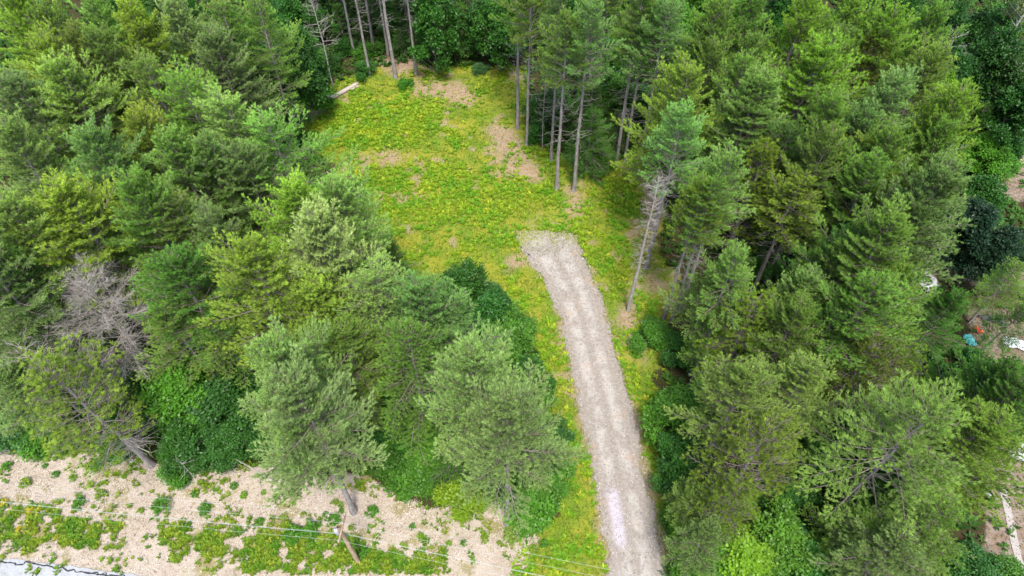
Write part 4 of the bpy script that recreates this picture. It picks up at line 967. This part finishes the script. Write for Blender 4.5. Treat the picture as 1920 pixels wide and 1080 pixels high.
# roadside weeds
x, y, r = scatter(75000, (-62, 4), (12, 30), 10)
g = np.max([sstep(inside_dist(q, x, y)+(fbm(x, y, 1.4, 23)-.5)*3.2, -.7, .5) for q in Z_GREEN], axis=0)
v = inside_dist(Z_VERGE, x, y); g = np.maximum(g*.8, .16*sstep(fbm(x, y, 1.6, 91), .5, .68)); g = np.maximum(g, .5*sstep(-np.abs(v), -1.2, 0)*(y > 19.5)*sstep(fbm(x, y, 1.6, 93), .4, .6))
g = g*sstep(fbm(x, y, .9, 97), .30, .50)
keep = (r.random(len(x)) < g) & (y > 15.6)
V, F, T = rosettes(x[keep], y[keep], r, 8, .24, .10, .75, .42, .05)
M_WEED = leafpos_mat('weed_leaf', (.085, .22, .014), (.20, .29, .02), (.33, .34, .05), .7)
tag(link('roadside_weeds', mesh_np('roadside_weeds', V, [F], [M_WEED], {'tone': T})), 'green weeds growing between the wood chips and the road', 'weeds', kind='stuff')
# undergrowth of the woods
x, y, r = scatter(42000, (-78, 80), (16, 108), 12)
q = np.maximum(inside_dist(Z_CLEAR, x, y), inside_dist(Z_VERGE, x, y))
yq = np.full(x.shape, -99.)
for z in Z_YARD: yq = np.maximum(yq, inside_dist(z, x, y))
keep = (q < -.3) & ((yq < -.3) | (r.random(len(x)) < .06)) & (r.random(len(x)) < .45+.5*sstep(fbm(x, y, 4, 44), .4, .6)) & (np.abs(x) < .78*np.hypot(y, CAM_H)+4)
V, F, T = rosettes(x[keep], y[keep], r, 7, .6, .26, .6, .4)
V = V.astype(float)
M_UND = leafpos_mat('undergrowth_leaf', (.035, .10, .015), (.065, .16, .02), (.11, .18, .03), .3)
tag(link('undergrowth', mesh_np('undergrowth', V, [F], [M_UND], {'tone': T})), 'dark ferny undergrowth on the forest floor', 'undergrowth', kind='stuff')

x, y, r = scatter(26000, (22, 62), (14, 70), 31); yq = np.full(x.shape, -99.)
for z in Z_YARD: yq = np.maximum(yq, inside_dist(z, x, y))
keep = yq > -.4; x, y = x[keep], y[keep]; c = np.stack([x, y, gz(x, y)+.03], -1)
V, F, T = blades(c, np.tile([0, 0, .3], (len(c), 1)), 3, .16, .06, 1.2, r, 0, np.clip(.5+r.normal(size=len(c))*.3, 0, 1), 'quad')
M_LIT = leafpos_mat('leaf_litter', (.16, .10, .06), (.30, .24, .17), (.10, .17, .03), .6)
tag(link('leaf_litter', mesh_np('leaf_litter', V, [F], [M_LIT], {'tone': T})), 'brown leaf litter and sparse grass on the bare yard', 'leaf litter', kind='stuff')
# ---------------------------------------------------------------- small plants standing alone on the chips
WEEDS = [(16, 876, .45), (50, 908, .5), (106, 892, .35), (137, 898, .35), (193, 931, .5), (154, 945, .6), (233, 894, .25), (308, 952, .8), (367, 927, .35), (385, 958, .55), (265, 960, .3), (379, 905, .25), (698, 963, .55), (629, 975, .55), (611, 965, .25),
    (583, 993, .8), (555, 1005, .8), (519, 933, .3), (459, 930, .35), (660, 990, .3), (775, 989, .3), (788, 1006, .3), (629, 943, .3), (681, 1041, .6), (750, 1047, .45), (619, 1004, .35), (490, 979, .35), (600, 1020, .3), (908, 1013, .35), (870, 1019, .28), (841, 1022, .28), (1001, 1035, .45), (1018, 1022, .4), (550, 945, .22), (570, 965, .25), (640, 960, .25), (495, 925, .25), (420, 905, .3), (440, 912, .35), (330, 880, .3), (175, 870, .4), (85, 875, .25), (905, 1000, .25), (936, 1020, .25)]
SPEC = {7: 'largest round green shrub standing alone on the wood chips', 15: 'shrub under the wires just left of the pole, right one of two', 16: 'shrub under the wires left of the pole, left one of two', 12: 'round shrub on the chips right of the thick grey trunk', 13: 'round shrub below the thick grey trunk, above the pole top',
        9: 'green shrub under the wires right of the largest round one', 5: 'green shrub under the wires at left', 0: 'green clump at the left edge of the chips'}
TINT['weed'] = (.17, .26, .03)
WL = {}
for lo, hi, wh in ((-99, 290, 'left of the slanting trunk foot'), (290, 650, 'between the slanting trunk foot and the pole'), (650, 2000, 'right of the pole')):
    ids = sorted([i for i, q in enumerate(WEEDS) if lo <= q[0] < hi and i not in SPEC], key=lambda i: WEEDS[i][0])
    for n_, i in enumerate(ids): WL[i] = '%s small weed clump from the left, %s' % (ORD[n_], wh)
for i, (px, py, r_) in enumerate(WEEDS):
    x, y, _ = P(px, py); lab = SPEC.get(i)
    plant('weed', x, y, r_*1.25, r_*1.1, ('leafy', 'weed', 'leaf')[(i*7) % 3] if not lab else 'leaf', lab or WL[i], group=None if lab else 'small weed clumps on the wood chips')
for i, (px, py, r_) in enumerate([(38, 993, .35), (58, 958, .4), (6, 945, .45), (141, 1015, .3), (107, 1007, .3), (178, 1006, .3), (75, 955, .3)]):
    x, y, _ = P(px, py); TINT['gold'] = (.42, .36, .03)
    plant('weed', x, y, r_*1.0, r_, 'gold', '%s small yellow clump from the left among the roadside weeds' % ORD[[6, 38, 58, 75, 107, 141, 178].index(px)], group='yellow clumps in the roadside weeds')
TINT['tuft'] = (.16, .24, .05)
x, y, _ = P(962, 1000); plant('weed', x, y, .6, .95, 'tuft', 'pale green low tuft at the foot of the widest silvery pine')

# ---------------------------------------------------------------- felled and fallen wood
def log_mesh(name, p0, p1, r, mat, seed, sides=10, bend=.05, ends=True, sq=1.0):
    rg_ = np.random.default_rng(seed); n_ = 12; t = np.linspace(0, 1, n_)[:, None]
    p0 = np.array(p0, float); p1 = np.array(p1, float); L = np.linalg.norm(p1-p0)
    pts = p0+(p1-p0)*t+np.cumsum(rg_.normal(size=(n_, 3))*bend*.1*L*np.array([1, 1, .15]), 0)*np.sin(np.pi*t)
    d_ = unit(p1-p0); u_ = unit(np.cross(d_, [0, 0, 1.])); v_ = np.cross(u_, d_)
    ang = np.linspace(0, 2*np.pi, sides, endpoint=False); prof_ = 1+rg_.normal(size=sides)*.06
    V_ = []
    for k_ in range(n_):
        rr_ = r*(1-.18*k_/n_)*(1+rg_.normal()*.03)
        V_ += [pts[k_]+rr_*prof_[j]*(math.cos(ang[j])*u_*sq+math.sin(ang[j])*v_) for j in range(sides)]
    F_ = [[k_*sides+j, k_*sides+(j+1) % sides, (k_+1)*sides+(j+1) % sides, (k_+1)*sides+j] for k_ in range(n_-1) for j in range(sides)]
    fl = [np.array(F_)]
    V_ += [pts[0], pts[-1]]; c0, c1 = len(V_)-2, len(V_)-1
    fl.append(np.array([[c0, (j+1) % sides, j] for j in range(sides)]+[[c1, (n_-1)*sides+j, (n_-1)*sides+(j+1) % sides] for j in range(sides)]))
    return mesh_np(name, np.array(V_), fl, [mat], None, False)
M_PALE = solid('weathered_log', (.33, .27, .22), (.50, .44, .38), 5, stretch=(1, 1, 1), bump=.4)
M_TWIG = solid('grey_twig', (.20, .16, .13), (.42, .36, .31), 6, bump=.2)
def gp(px, py, z=0.): x, y, _ = P(px, py, z); return np.array([x, y, z+float(gz(np.array([x]), np.array([y]))[0])])
tag(link('log', log_mesh('log', gp(614, 187, .22), gp(671, 156, .22), .30, M_PALE, 3, bend=.01, sq=1.15)), 'pale weathered log lying at the upper left corner of the clearing', 'log')
tag(link('log', log_mesh('log', gp(656, 169, .10), gp(674, 160, .10), .12, M_PALE, 4, bend=.01)), 'short pale piece of wood against the end of the long log', 'log')
for i, (a, b, rd, z1, lab) in enumerate([((432, 908), (487, 887), .06, .12, 'pale fallen branch on the chips beside the leaning grey stem'), ((342, 890), (352, 914), .035, .1, 'left arm of a small V of dead twigs on the chips'), ((358, 899), (353, 914), .035, .1, 'right arm of a small V of dead twigs on the chips'),
        ((665, 925), (720, 932), .03, .25, 'thin dead branch lying right of the thick grey trunk'), ((640, 925), (650, 935), .035, .1, 'dark stick left of the thick grey trunk'), ((790, 940), (792, 962), .04, .3, 'dark stub standing at the edge of the chips'),
        ((2, 850), (34, 856), .05, .1, 'dark stick at the left edge of the chips'), ((230, 845), (262, 872), .06, .3, 'dead limb beside the slanting trunk foot'), ((150, 865), (165, 885), .03, .1, 'thin dark twig on the chips near the slanting trunk'),
        ((1205, 300), (1160, 330), .05, .4, 'pale fallen branch on the ground between hemlock and snag'), ((1100, 1000), (1104, 1006), .02, .05, None)]):
    if lab: tag(link('fallen_branch', log_mesh('fallen_branch', gp(*a, z1*.6), gp(*b, .04), rd, M_TWIG, 20+i, sides=6, bend=.12)), lab, 'branch')
# two thin stems standing on the chips
def stem(px, py, h, lean, rd, lab, mat):
    p = gp(px, py); root = link('bare_stem', None, None, tuple(p)); tag(root, lab, 'dead stem')
    t = np.linspace(0, 1, 8)[:, None]; tb = Tubes(); pts = np.array([0, 0, h])*t+np.array([lean[0], lean[1], 0])*t**1.2
    tb.add(pts, rd*(1-.75*t[:, 0]), 6); link('trunk', tb.mesh('stem', mat), root)
    br = Tubes(); r_ = np.random.default_rng(int(px))
    for k in range(9):
        s = .3+.65*r_.random(); b = pts[int(s*7)]; d_ = unit(r_.normal(size=3)*np.array([1, 1, .4])+np.array([0, 0, .2]))
        br.add([b, b+d_*.35, b+d_*(.5+.6*r_.random())+np.array([0, 0, .1])], [.018, .012, .005], 3, cap=False)
    link('dead_branches', br.mesh('stem_branches', mat), root)
stem(518, 906, 4.0, (-2.2, .3), .10, 'thin grey stem leaning left at the front of the wood', M_DEAD)
stem(367, 898, 4.2, (0, 0), .035, 'very thin pale upright stem at the front of the leafy thicket', M_BIRCH)
stem(640, 903, 2.4, (-.6, .2), .06, 'dark stub left of the thick grey trunk', M_LIMB)

# ---------------------------------------------------------------- pole and wires
M_POLE = solid('pole_wood', (.24, .16, .10), (.40, .30, .21), 6, stretch=(1, 1, .2), bump=.3)
M_METAL = solid('grey_metal', (.28, .29, .30), (.42, .43, .44), 9, rough=.45, spec=.5, bump=0)
M_CERAM = solid('pale_insulator', (.62, .62, .60), (.75, .75, .73), 9, rough=.3, spec=.5, bump=0)
M_WIRE = solid('aluminium_wire', (.35, .38, .38), (.48, .52, .52), 9, rough=.5, spec=.5, bump=0)
A_, Bp = np.array(P(0, 921, 7.6)), np.array(P(640, 985, 7.6)); wd_ = unit((Bp-A_)*np.array([1, 1, 0])); pr = np.array([-wd_[1], wd_[0], 0])
pb = gp(672, 1054); pole = link('utility_pole', None, None, tuple(pb)); tag(pole, 'brown wooden utility pole by the road with pale fittings', 'utility pole')
tb = Tubes(); tb.add([[0, 0, -.2], [0, 0, 2], [0, 0, 5], [0, 0, 7.95]], [.19, .18, .155, .125], 12); V_top = tb; link('pole', tb.mesh('pole', M_POLE), pole)
def boxmesh(name, c, ax, ay_, az, mat):
    c = np.array(c); V_ = np.array([c+sx*np.array(ax)/2+sy*np.array(ay_)/2+sz*np.array(az)/2 for sx in (-1, 1) for sy in (-1, 1) for sz in (-1, 1)])
    F_ = np.array([[0, 1, 3, 2], [4, 6, 7, 5], [0, 4, 5, 1], [2, 3, 7, 6], [0, 2, 6, 4], [1, 5, 7, 3]])
    me = mesh_np(name, V_, [F_], [mat]); return me
link('crossarm', boxmesh('crossarm', [0, 0, 7.6]+wd_*.2, pr*2.0, wd_*.11, [0, 0, .12], M_POLE), pole)
WZ = []
for s in (-.9, .9, .3):
    tb = Tubes(); q = pr*s+wd_*.2; tb.add([q+[0, 0, 7.66], q+[0, 0, 7.74], q+[0, 0, 7.76], q+[0, 0, 7.84]], [.03, .03, .06, .045], 8); link('insulator', tb.mesh('insulator', M_CERAM), pole)
    WZ.append((q, 7.86))
tb = Tubes(); q = -wd_*.33+pr*.05; tb.add([q+[0, 0, 6.35], q+[0, 0, 6.4], q+[0, 0, 7.1], q+[0, 0, 7.18], q+[0, 0, 7.22]], [.14, .2, .2, .16, .04], 14); link('transformer', tb.mesh('transformer', M_METAL), pole)
link('bracket', boxmesh('bracket', [0, 0, 5.35]+pr*.18, pr*.3, wd_*.08, [0, 0, .08], M_METAL), pole)
for s in (.0, .14): WZ.append((pr*.33+wd_*0, 5.35+s))
LB = ['power line nearest the road on the pole crossarm', 'power line on the woods side of the crossarm', 'power line in the middle of the crossarm', 'lower cable clamped to the bracket of the pole', 'upper cable clamped to the bracket of the pole']
end_dir_l = -wd_; er = np.array(P(975, 1078, 5.3))-np.array([pb[0], pb[1], 5.3]); er[2] = 0; er = unit(er)
for i, (q, z) in enumerate(WZ):
    c = np.array([pb[0], pb[1], pb[2]])+q; c[2] = z+pb[2]; pts = []
    for t in np.linspace(1, 0, 24)[:-1]: pts.append(c+end_dir_l*46*t+np.array([0, 0, -2.4*t*(1-t)*1.0]))
    for t in np.linspace(0, 1, 20): pts.append(c+er*36*t+np.array([0, 0, -2.0*t*(1-t)]))
    tb = Tubes(); tb.add(np.array(pts)-pb, np.full(len(pts), .006 if i < 3 else .008), 5, cap=False)
    o = link('power_line', tb.mesh('power_line', M_WIRE), None, tuple(pb)); tag(o, LB[i], 'wire', 'wires strung along the road')

# ---------------------------------------------------------------- things among the trees at the right edge
M_RAIL = solid('bare_lumber', (.50, .38, .26), (.68, .56, .42), 5, bump=.2)
def rails(ps, z, name, label, wd=.09):
    root = link(name, None, None, tuple(gp(*ps[0]))); tag(root, label, 'rail fence'); o0 = gp(*ps[0])
    for k in range(len(ps)):
        p = gp(*ps[k])-o0; link('post', boxmesh('post', p+[0, 0, z/2], [.12, 0, 0], [0, .12, 0], [0, 0, z], M_RAIL), root)
        if k:
            for zz_ in (z+.05, z*.5):
                a = gp(*ps[k-1])-o0; d_ = p-a; d_[2] = 0; L_2 = np.linalg.norm(d_); u_ = d_/L_2; n_ = np.array([-u_[1], u_[0], 0]); cc = (a+p)/2; cc = np.array([cc[0], cc[1], zz_])+(n_*.085 if zz_ < z else 0)
                link('rail', boxmesh('rail', cc, u_*L_2*.995, n_*(.13 if zz_ > z else .04), [0, 0, .08], M_RAIL), root)
rails([(1745, 506), (1790, 512), (1830, 520), (1893, 530)], 1.05, 'rail_fence', 'pale wooden rail fence behind the round clumped pine at right')
rails([(1888, 312), (1935, 312)], 1.0, 'rail_fence', 'short pale rail fence in the yellow-green bushes at the right edge')
def sheet(name, px, py, sx, sy, rot, h, mat, seed, label, cat, n_=16):
    r_ = np.random.default_rng(seed); u = np.linspace(-.5, .5, n_); U, W_ = np.meshgrid(u, u)
    Zs = h*(.25+.9*vnoise(U*4+seed, W_*4, .8, seed)+.5*vnoise(U*9, W_*9+seed, .8, seed+1))*(1-.5*(U**2+W_**2)*2)
    Xs = U*sx*(1+.25*(vnoise(W_*5, U*2, 1, seed+2)-.5)); Ys = W_*sy*(1+.3*(vnoise(U*5, W_*2, 1, seed+3)-.5))
    top = np.stack([Xs*math.cos(rot)-Ys*math.sin(rot), Xs*math.sin(rot)+Ys*math.cos(rot), Zs], -1).reshape(-1, 3)
    V_ = np.concatenate([top, top-[0, 0, .02]]); i = (np.arange(n_-1)[:, None]*n_+np.arange(n_-1)[None, :]).ravel(); q = np.stack([i, i+1, i+n_+1, i+n_], -1)
    k_ = n_*n_; ring = list(range(n_))+[n_*j+n_-1 for j in range(1, n_)]+[n_*n_-1-j for j in range(1, n_)]+[n_*(n_-1-j) for j in range(1, n_-1)]
    e_ = np.array([[ring[j], ring[j-1], ring[j-1]+k_, ring[j]+k_] for j in range(len(ring))])
    o = link(name, mesh_np(name, V_, [q, q[:, ::-1]+k_, e_], [mat]), None, tuple(gp(px, py))); tag(o, label, cat)
M_WHITE = solid('white_plastic_sheet', (.30, .31, .31), (.42, .44, .44), 3, rough=.5, bump=0)
M_TEAL = solid('teal_tarpaulin', (.08, .38, .34), (.14, .50, .46), 3, rough=.5, bump=0)
M_GREYS = solid('grey_roofing', (.42, .46, .48), (.62, .66, .68), 3, rough=.5, bump=0)
M_RED = solid('red_tarpaulin', (.45, .05, .03), (.58, .09, .05), 3, rough=.6, bump=0)
M_BRICK = solid('reddish_boards', (.20, .08, .06), (.34, .17, .13), 6, bump=.2)
M_BLK = solid('charcoal_boards', (.06, .06, .07), (.13, .13, .14), 6, bump=.2)
sheet('plastic_sheet', 1735, 532, 1.8, 2.2, .4, .6, M_WHITE, 3, 'crumpled white sheet in the trees below the rail fence', 'plastic sheet')
sheet('tarpaulin', 1816, 640, .9, 1.3, .1, .4, M_TEAL, 5, 'teal tarpaulin glimpsed between pines at the right', 'tarpaulin')
sheet('roofing_sheet', 1900, 645, 1.9, 1.2, -.3, .3, M_GREYS, 7, 'pale grey roofing sheet at the right edge between pines', 'metal sheet')
sheet('tarpaulin', 1832, 622, .5, .8, .5, .4, M_RED, 9, 'red scrap of tarpaulin above the teal one', 'tarpaulin')
sheet('plastic_sheet', 1915, 855, 2.4, 1.6, -.5, .8, M_WHITE, 11, 'white sheet at the right edge above the bare yard', 'plastic sheet')
sheet('plastic_sheet', 1852, 932, .45, .6, .2, .3, M_WHITE, 13, 'small white scrap at the left rim of the bare yard', 'plastic sheet')
def boards(px, py, n_, L, rot, mat, seed, label):
    root = link('board_pile', None, None, tuple(gp(px, py))); tag(root, label, 'boards'); r_ = np.random.default_rng(seed)
    for k_ in range(n_):
        a = rot+r_.normal()*.22; u_ = np.array([math.cos(a), math.sin(a), 0]); v_ = np.array([-u_[1], u_[0], 0]); lay = k_//3
        link('board', boxmesh('board', v_*((k_ % 3)-1)*.24+u_*r_.normal()*.12+np.array([0, 0, .05+lay*.065+(k_ % 3)*.004]), u_*L*(.8+.3*r_.random()), v_*.19, [0, 0, .05], mat), root)
boards(1790, 646, 8, 1.8, -.5, M_BRICK, 3, 'pile of reddish brown boards left of the teal tarpaulin')
boards(1776, 672, 6, 1.3, -1.2, M_BRICK, 5, 'small pile of reddish boards left below the teal tarpaulin')
boards(1768, 704, 6, 1.2, -.3, M_BRICK, 6, 'lowest pile of reddish boards in the shaded yard')
boards(1860, 598, 7, 2.4, -.15, M_BLK, 8, 'dark charcoal boards above the teal tarpaulin')
boards(1818, 678, 5, 1.5, -.9, M_BLK, 9, 'dark boards below the teal tarpaulin')
# worn pale track in the yard
tr = resample([P(*p)[:2] for p in [(1878, 915), (1890, 960), (1897, 1000), (1908, 1045), (1935, 1150)]], .25); k = len(tr)
rows = np.linspace(-.28, .28, 5); t = unit(np.gradient(tr, axis=0)); nn = np.stack([-t[:, 1], t[:, 0]], -1)
G = tr[None]+rows[:, None, None]*nn[None]*(1+.35*(vnoise(tr[:, 0]*2, tr[:, 1]*2, .6, 3)[None, :, None]-.5))
V = np.concatenate([G, (gz(G[..., 0], G[..., 1])+.05)[..., None]], -1).reshape(-1, 3); ii = (np.arange(4)[:, None]*k+np.arange(k-1)[None, :]).ravel()
tag(link('path', mesh_np('path', V, [np.stack([ii, ii+1, ii+k+1, ii+k], -1)], [solid('worn_track', (.27, .24, .21), (.38, .35, .32), 4)], None, True)), kind='structure')
